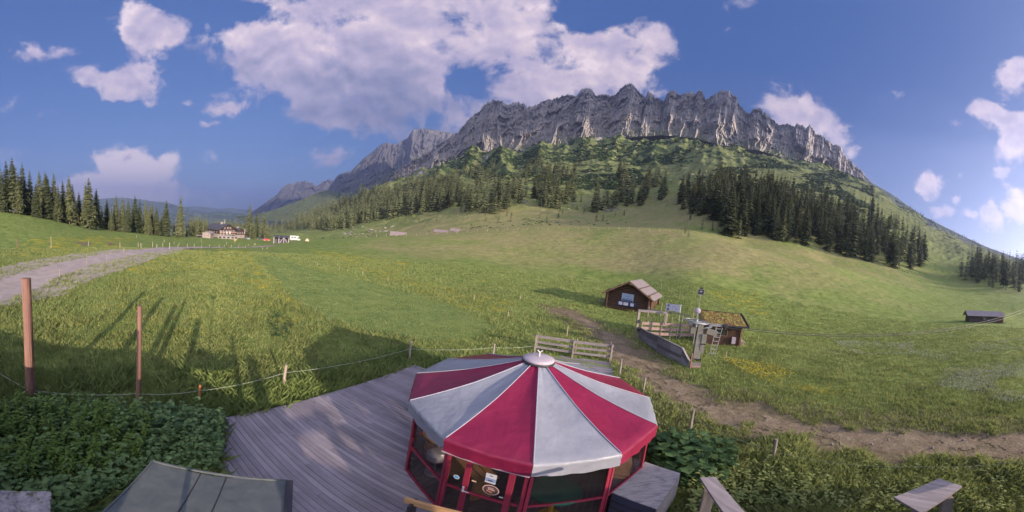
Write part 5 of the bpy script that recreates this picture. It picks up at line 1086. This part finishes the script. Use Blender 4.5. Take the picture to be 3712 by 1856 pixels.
mb = MB(); mb.bar(P2(0, 0.0, zt - .7), P2(L, 0.0, zt - .7), .25); mb.bar(P2(L * .35, -.02, zg), P2(L * .66, -.02, zt - .7), .2); mb.bar(P2(L * .68, -.02, zt - .7), P2(L * .98, -.02, zg), .2); mb.build('brace', m_cap, cpt)
# vehicles
def car(x, y, d, c, lab, yaw, van=False):
    p = at(x, y, d); z_ = float(TZ(p[0], p[1])); p = np.array([p[0], p[1], p[2]]); g = empty('parked_car' if not van else 'camper_van', p, lab, 'car' if not van else 'camper van'); f, s_ = azv(yaw), azv(yaw + 90)
    pm = simple('car_paint', c, .35, .1, .06, spec=.6)
    prof = [(-2.1, .35), (-2.15, .75), (-1.75, .95), (-1.35, 1.42), (.35, 1.46), (1.0, .98), (2.0, .85), (2.15, .5), (2.1, .35)] if not van else [(-3, .4), (-3.1, 2.7), (-2.8, 2.9), (2.0, 2.95), (2.5, 2.5), (2.1, 2.1), (2.5, 1.3), (3.2, 1.1), (3.3, .45)]
    wv = .86 if not van else 1.12; poly = [p + f * a_ + UP * b_ - s_ * wv for a_, b_ in prof]; MB().prism(poly, s_ * 2 * wv).build('body', pm, g)
    mb = MB()
    for sg_ in (-1, 1):
        if not van: P3 = [p + f * a_ + UP * b_ + s_ * sg_ * (wv + .003) for a_, b_ in ((-1.5, .98), (-1.2, 1.36), (.3, 1.38), (.85, .98))]; mb.add(P3, [(0, 1, 2, 3)])
        else:
            for a_, b_, c_, e_ in ((-2.2, 1.6, -1.2, 2.2), (-.6, 1.6, .5, 2.2), (1.5, 1.35, 2.2, 2.0)): mb.add([p + f * q_ + UP * r2 + s_ * sg_ * (wv + .003) for q_, r2 in ((a_, b_), (a_, e_), (c_, e_), (c_, b_))], [(0, 1, 2, 3)])
    if not van: mb.add([p + f * a_ + UP * b_ + s_ * e_ for a_, b_, e_ in ((.42, 1.42, -.7), (.42, 1.42, .7), (.98, 1.02, .75), (.98, 1.02, -.75))], [(0, 1, 2, 3)]); mb.add([p + f * a_ + UP * b_ + s_ * e_ for a_, b_, e_ in ((-1.42, 1.38, -.7), (-1.42, 1.38, .7), (-1.78, .98, .75), (-1.78, .98, -.75))], [(0, 1, 2, 3)])
    mb.build('windows', m_glassd, g)
    for a_ in ((-1.35, 1.35) if not van else (-1.9, 2.2)):
        for sg_ in (-1, 1): w_ = MB().lathe(p + f * a_ + UP * .33 + s_ * sg_ * (wv - .1), [(.33, -.1), (.33, .1)], 14, ax=(f, UP, s_)).build('wheel', m_plast, g); MB().lathe(p + f * a_ + UP * .33 + s_ * sg_ * (wv + .012), [(.18, -.01), (.18, .01)], 10, ax=(f, UP, s_)).build('rim', m_metal, w_)
    for sg_ in (-1, 1): MB().box(p + f * (2.12 if not van else 3.25) + UP * .68 + s_ * sg_ * .6, (.3, .06, .14), (s_, f, UP)).build('headlight', m_whitep, g)
DC = 205
car(897, 868, DC + 8, (.34, .37, .40), 'silver grey car parked on the left of the car park', LO2 + 150); car(943, 869, DC, (.03, .03, .035), 'black car parked beside the red car', LO2 + 95); car(966, 873, DC - 6, (.50, .03, .04), 'bright red car in the car park', LO2 + 80)
car(1068, 872, 195, (.34, .34, .35), 'white camper van right of the timber carport', LO2 + 85, True)
p = at(1113, 872, 190); g = empty('sand_pile', p, 'small tan pile right of the camper van', 'pile'); tag(MB().lathe(p, [(1.4, -.3), (1.0, .6), (.3, 1.2), (.02, 1.3)], 9).build('sand_heap', simple('sand', (.5, .38, .25), .9), g))
for i, (x, y, lab) in enumerate(((851, 882, 'yellow hiking signpost beside the road below the inn'), (999, 888, 'pale boulder at the road bend by the carport'), (1219, 871, 'pale stone trough beyond the crest left side'))):
    p = at(x, y + 4, 150 if i == 0 else 150)
    if i == 0:
        g = empty('signpost', p, lab, 'signpost'); MB().tube([p - UP * .3, p + UP * 2.6], .07, 6).build('pole', m_stake, g); [MB().box(p + UP * z + azv(-35) * .3, (1.0, .05, .22), frame(-50)).build('arrow_board', m_yellow, g) for z in (2.4, 1.7)]
    elif i == 1: tag(MB().lathe(p, [(.6, -.4), (.9, .2), (.5, .6), (.05, .75)], 8).build('boulder', m_render, base=p), lab, 'boulder')
MB_ = MB()
for i in range(7):
    p = hit(2820 + i * 110 + random.uniform(-40, 40), 1590 + random.uniform(-10, 40)); r0 = random.uniform(.025, .06)
    tag(MB().lathe(p, [(r0, -.03), (r0 * 1.2, .03), (r0 * .5, .09), (.01, .10)], 7).build('track_stone', m_stone, base=p), 'pale stone lying in the dirt track', 'stone', 'stones in the dirt track')
# wooden frame on the far meadow
p = hit(2483, 812, 60, 600); 
if p is not None:
    g = empty('timber_goal', p, 'far wooden goal shaped frame in the shaded hollow', 'frame'); r_ = azv(AE(2483, 812)[0] + 90); [MB().tube([p + r_ * u, p + r_ * u + UP * 2.6], .12, 6).build('post', m_stake, g) for u in (-2, 0, 2)]; MB().bar(p - r_ * 2.3 + UP * 2.3, p + r_ * 2.3 + UP * 2.3, .15).build('beam', m_stake, g)
# ------------------------------------------------------------------ conifers
def leafmat(name, lo, hi, sc=1.5, rough=.8, tr=.0, rv=.35):
    m, t, b = mat(name); o = t.new('ShaderNodeNewGeometry').outputs['Position']
    n = t.m('ADD', t.m('MULTIPLY', t.noise(o, sc, 4, .7), .7), t.m('MULTIPLY', t.noise(o, sc * .22, 3, .6), .3)); f = t.m('ADD', t.m('MULTIPLY', n, 1 - rv), t.m('MULTIPLY', rnd(t), rv))
    c = t.ramp(f, [(.25, lo), (.7, hi)]); setp(t, b, c, rough, 0, .15)
    if tr:
        tl_ = t.new('ShaderNodeBsdfTranslucent'); t.put(tl_.inputs[0], c); mx = t.new('ShaderNodeMixShader'); mx.inputs[0].default_value = tr
        t.l.new(b.outputs[0], mx.inputs[1]); t.l.new(tl_.outputs[0], mx.inputs[2]); t.l.new(mx.outputs[0], t.n['Material Output'].inputs['Surface'])
    return m
m_spruce = leafmat('spruce_needles', (.034, .050, .026), (.15, .165, .08), .9)
m_bark = wood('spruce_bark', (.15, .115, .09), 2, .4)
def spruce_mesh(seed, whorls, nb, rad=.155, base=.07, sparse=0.0):
    r_ = np.random.default_rng(seed); V = []; F = []
    lean = r_.uniform(-.5, .5, 2) * .02
    for w_ in range(whorls):
        f = (w_ + r_.uniform(-.3, .3)) / whorls; h = base + (1 - base) * max(0, f) ** .92; h = min(h, .985)
        rr = rad * (1 - h) ** .8 * (1.05 + .0 * h) + .008
        rr *= (1 if h > base + .1 else .75); k0 = r_.uniform(0, 6.28)
        for b_ in range(nb):
            if r_.random() < sparse: continue
            a = k0 + 6.283 * b_ / nb + r_.uniform(-.25, .25); L = rr * r_.uniform(.62, 1.18); d = np.array([math.cos(a), math.sin(a)]); pz = np.array([-d[1], d[0]])
            dr = r_.uniform(.25, .55); z0 = h; w0 = L * r_.uniform(.22, .34); o = len(V); zz_ = [z0 + .006, z0 - L * dr * .35, z0 - L * dr * .85, z0 - L * dr * 1.0 + .012 * L]
            cxy = lean * h
            for q, (u, ww) in enumerate(((0.05, .25), (.4, 1.0), (.75, .8), (1.0, .06))):
                c = cxy + d * L * u
                dz_ = -w0 * ww * .35
                for s_ in (-1, 0, 1): x_, y_ = c + pz * s_ * w0 * ww * r_.uniform(.8, 1.2); V.append((x_, y_, zz_[q] + (dz_ if s_ else 0)))
            for q in range(3):
                for s_ in (0, 1): i = o + q * 3 + s_; F.append((i, i + 1, i + 4, i + 3))
            for q in range(4):   # hanging twigs
                u = r_.uniform(.25, .98); c = cxy + d * L * u + pz * r_.uniform(-1, 1) * w0 * .7; zt_ = z0 - L * dr * u; tw = L * .10; o = len(V); e = r_.uniform(-1, 1, 2) * tw
                V += [(c[0] - e[0], c[1] - e[1], zt_), (c[0] + e[0], c[1] + e[1], zt_), (c[0] + d[0] * tw, c[1] + d[1] * tw, zt_ - L * r_.uniform(.22, .4)), (c[0] - d[0] * tw * .5, c[1] - d[1] * tw * .5, zt_ - L * .12)]; F.append((o, o + 1, o + 2, o + 3))
    V = np.array(V); F = np.array(F); return V, F, lean
def mk_protos(n, whorls, nb, seed, **kw):
    out = []
    for i in range(n):
        V, F, lean = spruce_mesh(seed + i, whorls, nb, rad=.15 + .035 * ((i * 37) % 5) / 4, base=.04 + .05 * (i % 3), sparse=.05 * (i % 3), **kw)
        me = bpy.data.meshes.new('spruce_crown'); me.from_pydata(V.tolist(), [], F.tolist()); me.materials.append(m_spruce); me.update()
        t_ = MB().tube([(0, 0, -.03), (lean[0] * .5, lean[1] * .5, .5), (lean[0], lean[1], .99)], [.014, .009, .002], 7); mt_ = bpy.data.meshes.new('spruce_trunk'); mt_.from_pydata(t_.V, [], t_.F); mt_.materials.append(m_bark); mt_.update()
        out.append((me, mt_))
    return out
HI = mk_protos(5, 34, 12, 100); MI = mk_protos(6, 24, 9, 200); LOWP = [spruce_mesh(300 + i, 12, 6, rad=.16 + .02 * i)[:2] for i in range(4)]
def plant_tree(p, h, proto, lab, grp, cat='spruce'):
    e = bpy.data.objects.new('spruce_tree', None); e.location = tuple(map(float, p)); ws = random.uniform(.85, 1.2); e.scale = (h * ws, h * ws, h); e.rotation_euler = (0, 0, random.uniform(0, 6.28)); e.empty_display_size = .1; col.objects.link(e); tag(e, lab, cat, grp)
    for nm, me in (('crown', proto[0]), ('trunk', proto[1])):
        o = bpy.data.objects.new(nm, me); o.parent = e; col.objects.link(o)
LT = [(5, 230, 620, 140), (75, 205, 640, 142), (127, 178, 690, 138), (30, 300, 640, 136), (222, 228, 660, 140), (283, 300, 650, 142), (378, 308, 690, 143), (430, 310, 640, 150), (508, 315, 720, 140), (450, 340, 710, 138), (590, 395, 750, 139), (180, 320, 690, 135), (650, 350, 760, 138), (680, 430, 755, 140), (740, 500, 740, 150), (800, 405, 800, 142), (835, 365, 830, 138), (898, 470, 820, 145), (1000, 570, 800, 155), (1080, 530, 830, 148),
      (950, 640, 810, 160), (1148, 550, 830, 150), (1195, 570, 840, 152), (1185, 650, 860, 140), (1260, 532, 840, 152), (1305, 565, 850, 155), (1355, 570, 850, 158), (1410, 600, 850, 160), (1460, 640, 865, 158), (1550, 575, 880, 165), (1680, 535, 915, 170), (1385, 660, 850, 152), (1740, 830, 935, 180), (1625, 790, 890, 185), (340, 420, 690, 134), (545, 430, 735, 134), (1040, 650, 830, 144), (1500, 720, 880, 175)]
for i, (x, yt, yb, d) in enumerate(LT):
    sx, sy, sb = x * .3882, 500 + yt * .3882, 500 + yb * .3882; v = ray(sx, sb); a = math.atan2(v[0], v[1]); X_, Y_ = math.sin(a) * d, math.cos(a) * d; z = float(TZ(X_, Y_)); zt = WD(sx, sy, d)[2]; h = max(5, zt - z + .4)
    lab, grp = 'tall green spruce in the row along the left edge of the meadow', 'spruces along the left meadow edge'
    if i == 30: lab, grp = 'pointed full spruce at the right end of the left row, left of the inn', None
    if i == 2: lab, grp = 'tallest spruce at the far left of the meadow edge', None
    plant_tree((X_, Y_, z - .2), h, HI[i % 5], lab, grp)
cand = []
def scatter(poly, n, h0, h1, clump=0.0, grp='', lab='', mind=8, dlim=1200):
    xs = [p[0] for p in poly]; ys = [p[1] for p in poly]; k = 0; tries = 0; placed = []
    while k < n and tries < n * 14:
        tries += 1; x = random.uniform(min(xs), max(xs)); y = random.uniform(min(ys), max(ys))
        if not inpoly(np.array([x]), np.array([y]), poly)[0]: continue
        if clump and float(fbm(np.array([x / 55.]), np.array([y / 40.]), 3, 700)[0]) < clump * .3 - .15: continue
        if any(abs(x - q[0]) < mind and abs(y - q[1]) < mind * .6 for q in placed): continue
        p = hit(x, y, 60, dlim)
        if p is None: continue
        placed.append((x, y)); d = math.hypot(p[0], p[1]); h = random.uniform(h0, h1) * random.choice((.6, .9, 1, 1.1, 1.2, 1.3)); cand.append((h / d, p, h, grp, lab)); k += 1
scatter([(900, 862), (1000, 834), (1100, 836), (1217, 838), (1300, 822), (1370, 800), (1440, 790), (1530, 775), (1640, 760), (1660, 650), (1560, 668), (1450, 686), (1350, 705), (1250, 735), (1150, 768), (1000, 806), (900, 832)], 900, 17, 26, 0, 'spruces in the band of forest above the crest', 'spruce in the long forest band climbing left of centre', 3.5)
scatter([(1640, 640), (1750, 612), (1900, 600), (2100, 610), (2350, 640), (2420, 700), (2400, 740), (2250, 760), (2000, 785), (1800, 785), (1650, 770), (1600, 720)], 260, 16, 27, .9, 'spruces scattered below the crags', 'spruce in the scattered wood below the crags', 5)
scatter([(1400, 830), (2000, 805), (2350, 800), (2300, 750), (1900, 740), (1450, 790)], 34, 4, 9, 0, 'young spruces on the rough pasture', 'small young spruce on the rough pasture behind the crest', 14)
scatter([(2450, 725), (2500, 690), (2580, 665), (2700, 660), (2790, 672), (2850, 700), (2810, 868), (2760, 874), (2700, 868), (2640, 862), (2590, 800), (2480, 770)], 210, 17, 25, 0, 'spruces in the dense right hand wood', 'dark spruce in the dense wood right of centre', 7)
scatter([(2790, 690), (2900, 712), (3000, 735), (3150, 760), (3250, 815), (3340, 880), (3350, 965), (3290, 990), (3200, 968), (3050, 930), (2900, 892), (2790, 880)], 260, 15, 24, 0, 'spruces in the dense right hand wood', 'dark spruce in the dense wood on the right slope', 8)
scatter([(3480, 975), (3560, 950), (3712, 975), (3712, 1062), (3640, 1055), (3540, 1035), (3480, 1005)], 75, 14, 22, 0, 'spruces at the right edge', 'dark spruce in the wood at the far right edge', 7)
scatter([(2430, 860), (2650, 870), (2650, 800), (2430, 790)], 7, 4, 8, 0, 'young spruces on the rough pasture', 'small young spruce on the rough pasture behind the crest', 20)
for i in range(220):
    a = random.uniform(AE(690, 840)[0], AE(965, 835)[0]); d = random.uniform(290, 430); X_, Y_ = math.sin(R_(a)) * d, math.cos(R_(a)) * d; cand.append((13 / d, np.array([X_, Y_, float(TZ(X_, Y_))]), random.uniform(10, 16), 'spruces behind the inn', 'spruce in the wood behind the mountain inn'))
for (xa, xb, d0, d1, n, h0, h1) in ((688, 752, 215, 300, 60, 12, 17), (700, 860, 262, 330, 60, 13, 18), (860, 985, 262, 360, 80, 10, 15)):
    for i in range(n):
        a = random.uniform(AE(xa, 840)[0], AE(xb, 840)[0]); d = random.uniform(d0, d1); X_, Y_ = math.sin(R_(a)) * d, math.cos(R_(a)) * d; h = random.uniform(h0, h1); cand.append((h / d, np.array([X_, Y_, float(TZ(X_, Y_))]), h, 'spruces behind the inn', 'spruce in the wood behind the mountain inn'))
cand.sort(key=lambda c_: -c_[0]); NTHING = 300 - len(LT)
for i, (k_, p, h, grp, lab) in enumerate(cand[:NTHING]): plant_tree(p - UP * .3, h, MI[i % 6], lab, grp)
VV = []; FF = []; off = 0
def merge(V, F, p, s, h, rot):
    global off
    c, n_2 = math.cos(rot), math.sin(rot); X_ = (V[:, 0] * c - V[:, 1] * n_2) * s + p[0]; Y_ = (V[:, 0] * n_2 + V[:, 1] * c) * s + p[1]; VV.append(np.stack([X_, Y_, V[:, 2] * h + p[2]], 1)); FF.append(F + off); off += len(V)
for i, (k_, p, h, grp, lab) in enumerate(cand[NTHING:]): merge(*LOWP[i % 4], p, h, h, random.uniform(0, 6.28))
for i in range(150):   # wooded ridge on the far right and belts on far slopes
    x = random.uniform(3250, 3740); y = float(np.interp(x, [q[0] for q in SK8], [q[1] for q in SK8])) + random.uniform(0, 26); p = WD(x, y, 1240 - (random.random() * 60)); merge(*LOWP[i % 4], p - UP * 4, 15, 17, random.uniform(0, 6.28))
for i in range(420):
    a = random.uniform(AE(690, 780)[0], AE(1250, 780)[0]); d = random.uniform(560, 1400); X_, Y_ = math.sin(R_(a)) * d, math.cos(R_(a)) * d
    if a > -28 and d > 900: continue
    merge(*LOWP[i % 4], (X_, Y_, float(TZ(X_, Y_)) - 1), 17, 17, random.uniform(0, 6.28))
fo = meshobj('distant_forest', np.concatenate(VV), np.concatenate(FF), m_spruce); fo['kind'] = 'stuff'; fo['label'] = 'small far off spruces covering the lower mountain slopes'
# dwarf pine and boulders strewn over the mountain foot
m_dpine = leafmat('dwarf_pine', (.014, .028, .012), (.055, .08, .03), .2)
def clumps(name, N, fd, fa, size, mt, dens=None, seed=5, flat=.5, lab=None):
    r_ = np.random.default_rng(seed); a = r_.uniform(*fa, N); d = np.exp(r_.uniform(math.log(fd[0]), math.log(fd[1]), N)); x = np.sin(np.radians(a)) * d; y = np.cos(np.radians(a)) * d
    k = fbm(x / 70, y / 45, 4, 900 + seed) > (dens if dens is not None else 0); x, y, d = x[k], y[k], d[k]; z = TZ(x, y); n = len(x); s = r_.uniform(size[0], size[1], n)
    ico = np.array([(0, 0, 1), (.9, 0, .4), (.28, .85, .4), (-.72, .53, .4), (-.72, -.53, .4), (.28, -.85, .4), (.7, .5, -.4), (-.28, .85, -.4), (-.9, 0, -.4), (-.28, -.85, -.4), (.7, -.5, -.4)])
    fi = np.array([(0, 1, 2), (0, 2, 3), (0, 3, 4), (0, 4, 5), (0, 5, 1), (1, 6, 2), (2, 7, 3), (3, 8, 4), (4, 9, 5), (5, 10, 1), (2, 6, 7), (3, 7, 8), (4, 8, 9), (5, 9, 10), (1, 10, 6)])
    V = ico[None] * s[:, None, None] * r_.uniform(.6, 1.35, (n, 11, 1)); V[..., 2] *= flat; V = V + np.stack([x, y, z], 1)[:, None]
    F = fi[None] + (np.arange(n) * 11)[:, None, None]; ob = meshobj(name, V.reshape(-1, 3), F.reshape(-1, 3), mt); ob['kind'] = 'stuff'
    if lab: ob['label'] = lab
    return ob
clumps('dwarf_pine_scrub', 42000, (400, 930), (-22, 62), (.9, 3.2), m_dpine, .04, 5, .55, 'dark dwarf pine scrub on the mountain foot')
clumps('pasture_bushes', 1300, (200, 480), (-35, 70), (.4, 1.1), m_dpine, .12, 6, .6, 'low dark bushes on the rough pasture')
clumps('scattered_rocks', 2200, (300, 980), (-30, 55), (.6, 2.4), m_rock, .15, 7, .7, 'pale boulders strewn over the slopes')
# ------------------------------------------------------------------ grass, flowers, leafy plants near the camera
def free(x, y):
    k = ~inpoly(x, y, [(p[0] * 1.0, p[1] * 1.0) for p in DECK]); k &= polydist(x, y, roadc) > 2.3; k &= polydist(x, y, trk) > 1.1 + 1.5 * fbm(x / 1.1, y / 1.1, 4, 71) + .4 * (x > 9); return k
def blades(name, N, dr, ar, hh, nb, mt, wk=.0011, seed=1, keep=None, lab=None, spread=.10, cat=None):
    r_ = np.random.default_rng(seed); a = r_.uniform(*ar, N); d = np.exp(r_.uniform(math.log(dr[0]), math.log(dr[1]), N)); x = np.sin(np.radians(a)) * d; y = np.cos(np.radians(a)) * d
    k = free(x, y)
    if keep is not None: k &= keep(x, y, d, a)
    x, y, d = x[k], y[k], d[k]; n = len(x); z = TZ(x, y); cl = .65 + .7 * np.clip(fbm(x / 1.7, y / 1.7, 4, 44) + .5, 0, 1); mw = inpoly(x, y, MOW); cl = np.where(mw, cl * .3, cl)
    x = np.repeat(x, nb) + r_.normal(0, spread, n * nb); y = np.repeat(y, nb) + r_.normal(0, spread, n * nb); z = np.repeat(z, nb); dd = np.repeat(d, nb); h = r_.uniform(hh[0], hh[1], n * nb) * np.repeat(cl, nb)
    w_ = .004 + dd * wk; th_ = r_.uniform(0, 6.28, n * nb); lx = r_.normal(0, .35, n * nb) * h; ly = r_.normal(0, .35, n * nb) * h; cx_, sx_ = np.cos(th_) * w_, np.sin(th_) * w_
    V = np.stack([np.stack([x - cx_, y - sx_, z - .02], 1), np.stack([x + cx_, y + sx_, z - .02], 1), np.stack([x + lx * .35 + cx_ * .7, y + ly * .35 + sx_ * .7, z + h * .6], 1), np.stack([x + lx, y + ly, z + h], 1)], 1)
    F = np.arange(n * nb * 4).reshape(-1, 4); ob = meshobj(name, V.reshape(-1, 3), F, mt); ob['kind'] = 'stuff'; ob['label'] = lab; return ob
m_grass = leafmat('grass_blades', (.12, .165, .05), (.34, .37, .14), 1.2, .7, .35, 0)
m_grassd = leafmat('grass_dark', (.07, .115, .035), (.25, .31, .10), 1.0, .7, .3, 0)
blades('meadow_grass', 120000, (7.5, 60), (-97, 98), (.07, .24), 4, m_grass, .0006, 1, None, 'long green meadow grass')
blades('tall_edge_grass', 30000, (3.4, 20), (-95, -5), (.2, .5), 4, m_grassd, .0004, 2, lambda x, y, d, a: (polydist(x, y, DECK[:4]) < 1.6) | ((a < -48) & (d < 11.5) & (fbm(x / 1.1, y / 1.1, 3, 66) > -.15)), 'tall dark grass along the edge of the deck')
blades('tall_bank_grass', 22000, (5.0, 13), (30, 98), (.16, .42), 4, m_grass, .0004, 3, lambda x, y, d, a: y < 7, 'tall rough grass on the bank at the lower right')
def specks(name, N, poly, size, mt, hh, seed, lab, dr=(5, 70)):
    r_ = np.random.default_rng(seed); Ps = []
    for P in poly:
        P = np.array(P); n = N // len(poly); q = np.stack([r_.uniform(P[:, 0].min(), P[:, 0].max(), n * 3), r_.uniform(P[:, 1].min(), P[:, 1].max(), n * 3)], 1)
        # even on screen: weight by 1/d^2
        d = np.hypot(q[:, 0], q[:, 1]); w_ = np.minimum(1, (14 / d) ** 1.5); k = inpoly(q[:, 0], q[:, 1], [tuple(p) for p in P]) & (r_.random(len(q)) < w_ * 1.6) & (fbm(q[:, 0] / 3.5, q[:, 1] / 3.5, 4, seed) > r_.normal(.12, .18, len(q))); Ps.append(q[k])
    q = np.concatenate(Ps); q = q[free(q[:, 0], q[:, 1])]; x, y = q[:, 0], q[:, 1]; n = len(x); d = np.hypot(x, y); z = TZ(x, y) + r_.uniform(hh[0], hh[1], n); s = size * (1 + d * .045) * r_.uniform(.5, 1.3, n)
    base_ = np.array([(-1, -1, 0), (1, -1, 0), (1, 1, 0), (-1, 1, 0), (0, 0, 1.2)]); V = base_[None] * s[:, None, None] + np.stack([x, y, z], 1)[:, None]
    F = (np.array([(0, 1, 4), (1, 2, 4), (2, 3, 4), (3, 0, 4)])[None] + (np.arange(n) * 5)[:, None, None]).reshape(-1, 3); ob = meshobj(name, V.reshape(-1, 3), F, mt); ob['kind'] = 'stuff'; ob['label'] = lab
m_yf = simple('yellow_petals', (.60, .46, .03), .7); m_wf = simple('white_petals', (.36, .35, .31), .8)
NEARY = worldpoly([(150, 1020), (700, 930), (1060, 1080), (1000, 1250), (620, 1330), (200, 1250)])
specks('yellow_flowers', 6500, YEL + [NEARY, NEARY], .011, m_yf, (.12, .3), 21, 'small yellow meadow flowers')
WP = [worldpoly(P) for P in ([(3020, 1240), (3300, 1235), (3320, 1290), (3100, 1290)], [(3300, 1280), (3712, 1230), (3712, 1300), (3350, 1320)], [(3250, 1350), (3712, 1310), (3712, 1470), (3300, 1420)])]
specks('white_flowers', 12000, WP, .010, m_wf, (.15, .3), 22, 'small white seed heads in the right meadow')
def leaf(V, F, p, d, L, w_, up_=.3, fold=.15):
    s_ = np.cross(d, UP); s_ = nrm(s_); o = len(V); n_ = np.cross(s_, d)
    for u, ww in ((0, .05), (.3, .85), (.65, .8), (1, .02)):
        c = p + d * L * u - UP * L * .35 * u * u
        V += [c - s_ * w_ * ww + n_ * fold * w_ * ww, c, c + s_ * w_ * ww + n_ * fold * w_ * ww]
    for q in range(3):
        for k in (0, 1): i = o + q * 3 + k; F.append((i, i + 1, i + 4, i + 3))
def weeds(name, poly_px, N, L, w_, hgt, mt, lab, nl=7, zref=.2, stemh=(.15, .6), kind='stuff'):
    xs = [p[0] for p in poly_px]; ys = [p[1] for p in poly_px]; V = []; F = []; k = 0; it = 0
    while k < N and it < N * 8:
        it += 1; x = random.uniform(min(xs), max(xs)); y = random.uniform(min(ys), max(ys))
        if not inpoly(np.array([x]), np.array([y]), poly_px)[0]: continue
        p = W(x, y, zref)
        if inpoly(np.array([p[0]]), np.array([p[1]]), DECK)[0]: continue
        if p[1] < -1.3 or math.hypot(p[0], p[1]) < 3.2: continue
        sc = random.uniform(.45, 1.5); H = random.uniform(*stemh) * sc; p = np.array([p[0], p[1], -.15 + hgt * (.5 + .5 * float(fbm(np.array([p[0] * .9]), np.array([p[1] * .9]), 3, 88)[0]))]); k += 1
        for j in range(nl):
            a = random.uniform(0, 6.28); e = random.uniform(-.1, .7); d = np.array([math.cos(a) * math.cos(e), math.sin(a) * math.cos(e), math.sin(e)]); leaf(V, F, p + UP * H * (.35 + .65 * j / nl), d, L * sc * random.uniform(.7, 1.2), w_ * sc * random.uniform(.7, 1.2))
    ob = meshobj(name, V, F, mt); ob['label'] = lab; ob['kind'] = 'stuff'; return ob
m_weed = leafmat('nettle_leaves', (.040, .080, .030), (.18, .27, .10), 2.5, .6, .2, 0); m_weedl = leafmat('light_leaves', (.05, .10, .02), (.16, .24, .05), 2.5, .6, .3, 0); m_big = leafmat('big_leaves', (.022, .052, .020), (.075, .13, .05), 1.8, .55, .2, 0)
LL = [(-40, 1470), (330, 1470), (640, 1480), (820, 1520), (800, 1730), (700, 1760), (560, 1700), (380, 1880), (180, 1900), (-40, 1900)]
weeds('leafy_undergrowth', LL, 2900, .11, .045, .45, m_weed, 'dense dark green weeds filling the lower left corner', 7)
weeds('pale_willowherb', [(-30, 1500), (300, 1480), (560, 1560), (500, 1700), (200, 1760), (-30, 1740)], 520, .12, .026, .45, m_weedl, 'lighter narrow leaved stems among the dark weeds', 16, stemh=(.4, .8))
weeds('butterbur_leaves', [(430, 1490), (800, 1540), (760, 1640), (480, 1560)], 70, .26, .17, .35, m_big, 'broad round leaves by the left end of the deck', 3)
weeds('burdock_patch', [(2335, 1600), (2520, 1590), (2640, 1610), (2660, 1700), (2560, 1760), (2440, 1740), (2390, 1690)], 320, .19, .14, .45, m_big, 'patch of big dark round leaves right of the pavilion', 4, stemh=(.25, .75))
weeds('bank_weeds', [(2480, 1740), (2700, 1690), (3000, 1740), (3100, 1856), (2500, 1856)], 450, .10, .03, .3, m_grass, 'rough weeds on the bank below the dirt track', 6)
weeds('track_edge_weeds', [(3100, 1700), (3712, 1690), (3712, 1856), (3100, 1856)], 350, .09, .03, .2, m_grass, 'rough weeds at the lower right edge', 6)
weeds('dock_patch', [(985, 1140), (1040, 1140), (1060, 1190), (1040, 1240), (980, 1220)], 45, .14, .07, .3, m_big, 'patch of dock leaves at the edge of the mown strip', 5, zref=.1)
def fern(x, y, z, r, lab):
    p = W(x, y, z); p[2] = z - .35; V = []; F = []
    for i in range(11):
        a = i * 2.4; d0 = np.array([math.cos(a), math.sin(a), 0])
        for u in np.linspace(.12, 1, 15):
            c = p + d0 * r * u + UP * r * (1.1 * u - .75 * u * u); l_ = r * .30 * math.sin(math.pi * (.12 + .86 * u) ** .8)
            for s_ in (-1, 1): dd = nrm(np.cross(d0, UP) * s_ + d0 * .35); o = len(V); V += [c - d0 * .012, c + d0 * .018, c + dd * l_ - UP * l_ * .2]; F.append((o, o + 1, o + 2))
    tag(meshobj('fern', V, F, m_weed, base=p), lab, 'fern')
fern(300, 1800, .35, .62, 'large green fern beside the concrete block'); fern(20, 1720, .5, .55, 'fern at the very left edge above the concrete block'); fern(345, 1850, .3, .5, 'lower fern between the concrete block and the awning')
# ------------------------------------------------------------------ unseen cloud added to shade the crags (behind the camera, above the haze)
m_cloud, t, b = mat('cloud_white'); setp(t, b, (.8, .8, .82), 1.0, 0, 0)
s2 = np.array([math.sin(R_(SUN_AZ)), math.cos(R_(SUN_AZ))]); t2 = np.array([-s2[1], s2[0]])
V = []; F = []
for (cs, ct, rs, rt, rz) in ((6150, 1000, 1450, 560, 190), (7100, 1150, 650, 420, 200), (5300, 850, 700, 450, 150), (7500, 780, 420, 200, 130), (6900, 1650, 500, 260, 140)):
    nu, nv_ = 48, 24; o = len(V); c = s2 * cs + t2 * ct
    for i in range(nu):
        for j in range(nv_ + 1):
            th_, ph = 2 * math.pi * i / nu, math.pi * j / nv_; x, y, z = math.cos(th_) * math.sin(ph), math.sin(th_) * math.sin(ph), math.cos(ph)
            k = 1 + .28 * float(fbm(np.array([x * 2.5 + cs]), np.array([y * 2.5 + z * 2]), 4, 8)[0]); q = s2 * x * rs * k + t2 * y * rt * k; V.append((c[0] + q[0], c[1] + q[1], 2600 + z * rz * k * (1 if z > 0 else .4)))
    for i in range(nu):
        for j in range(nv_): a_ = o + i * (nv_ + 1) + j; b_ = o + ((i + 1) % nu) * (nv_ + 1) + j; F.append((a_, b_, b_ + 1, a_ + 1))
tag(meshobj('cloud', V, F, m_cloud, smooth=True, base=(c[0], c[1], 2600)), 'unseen white cloud bank added to shade the crags', 'cloud')
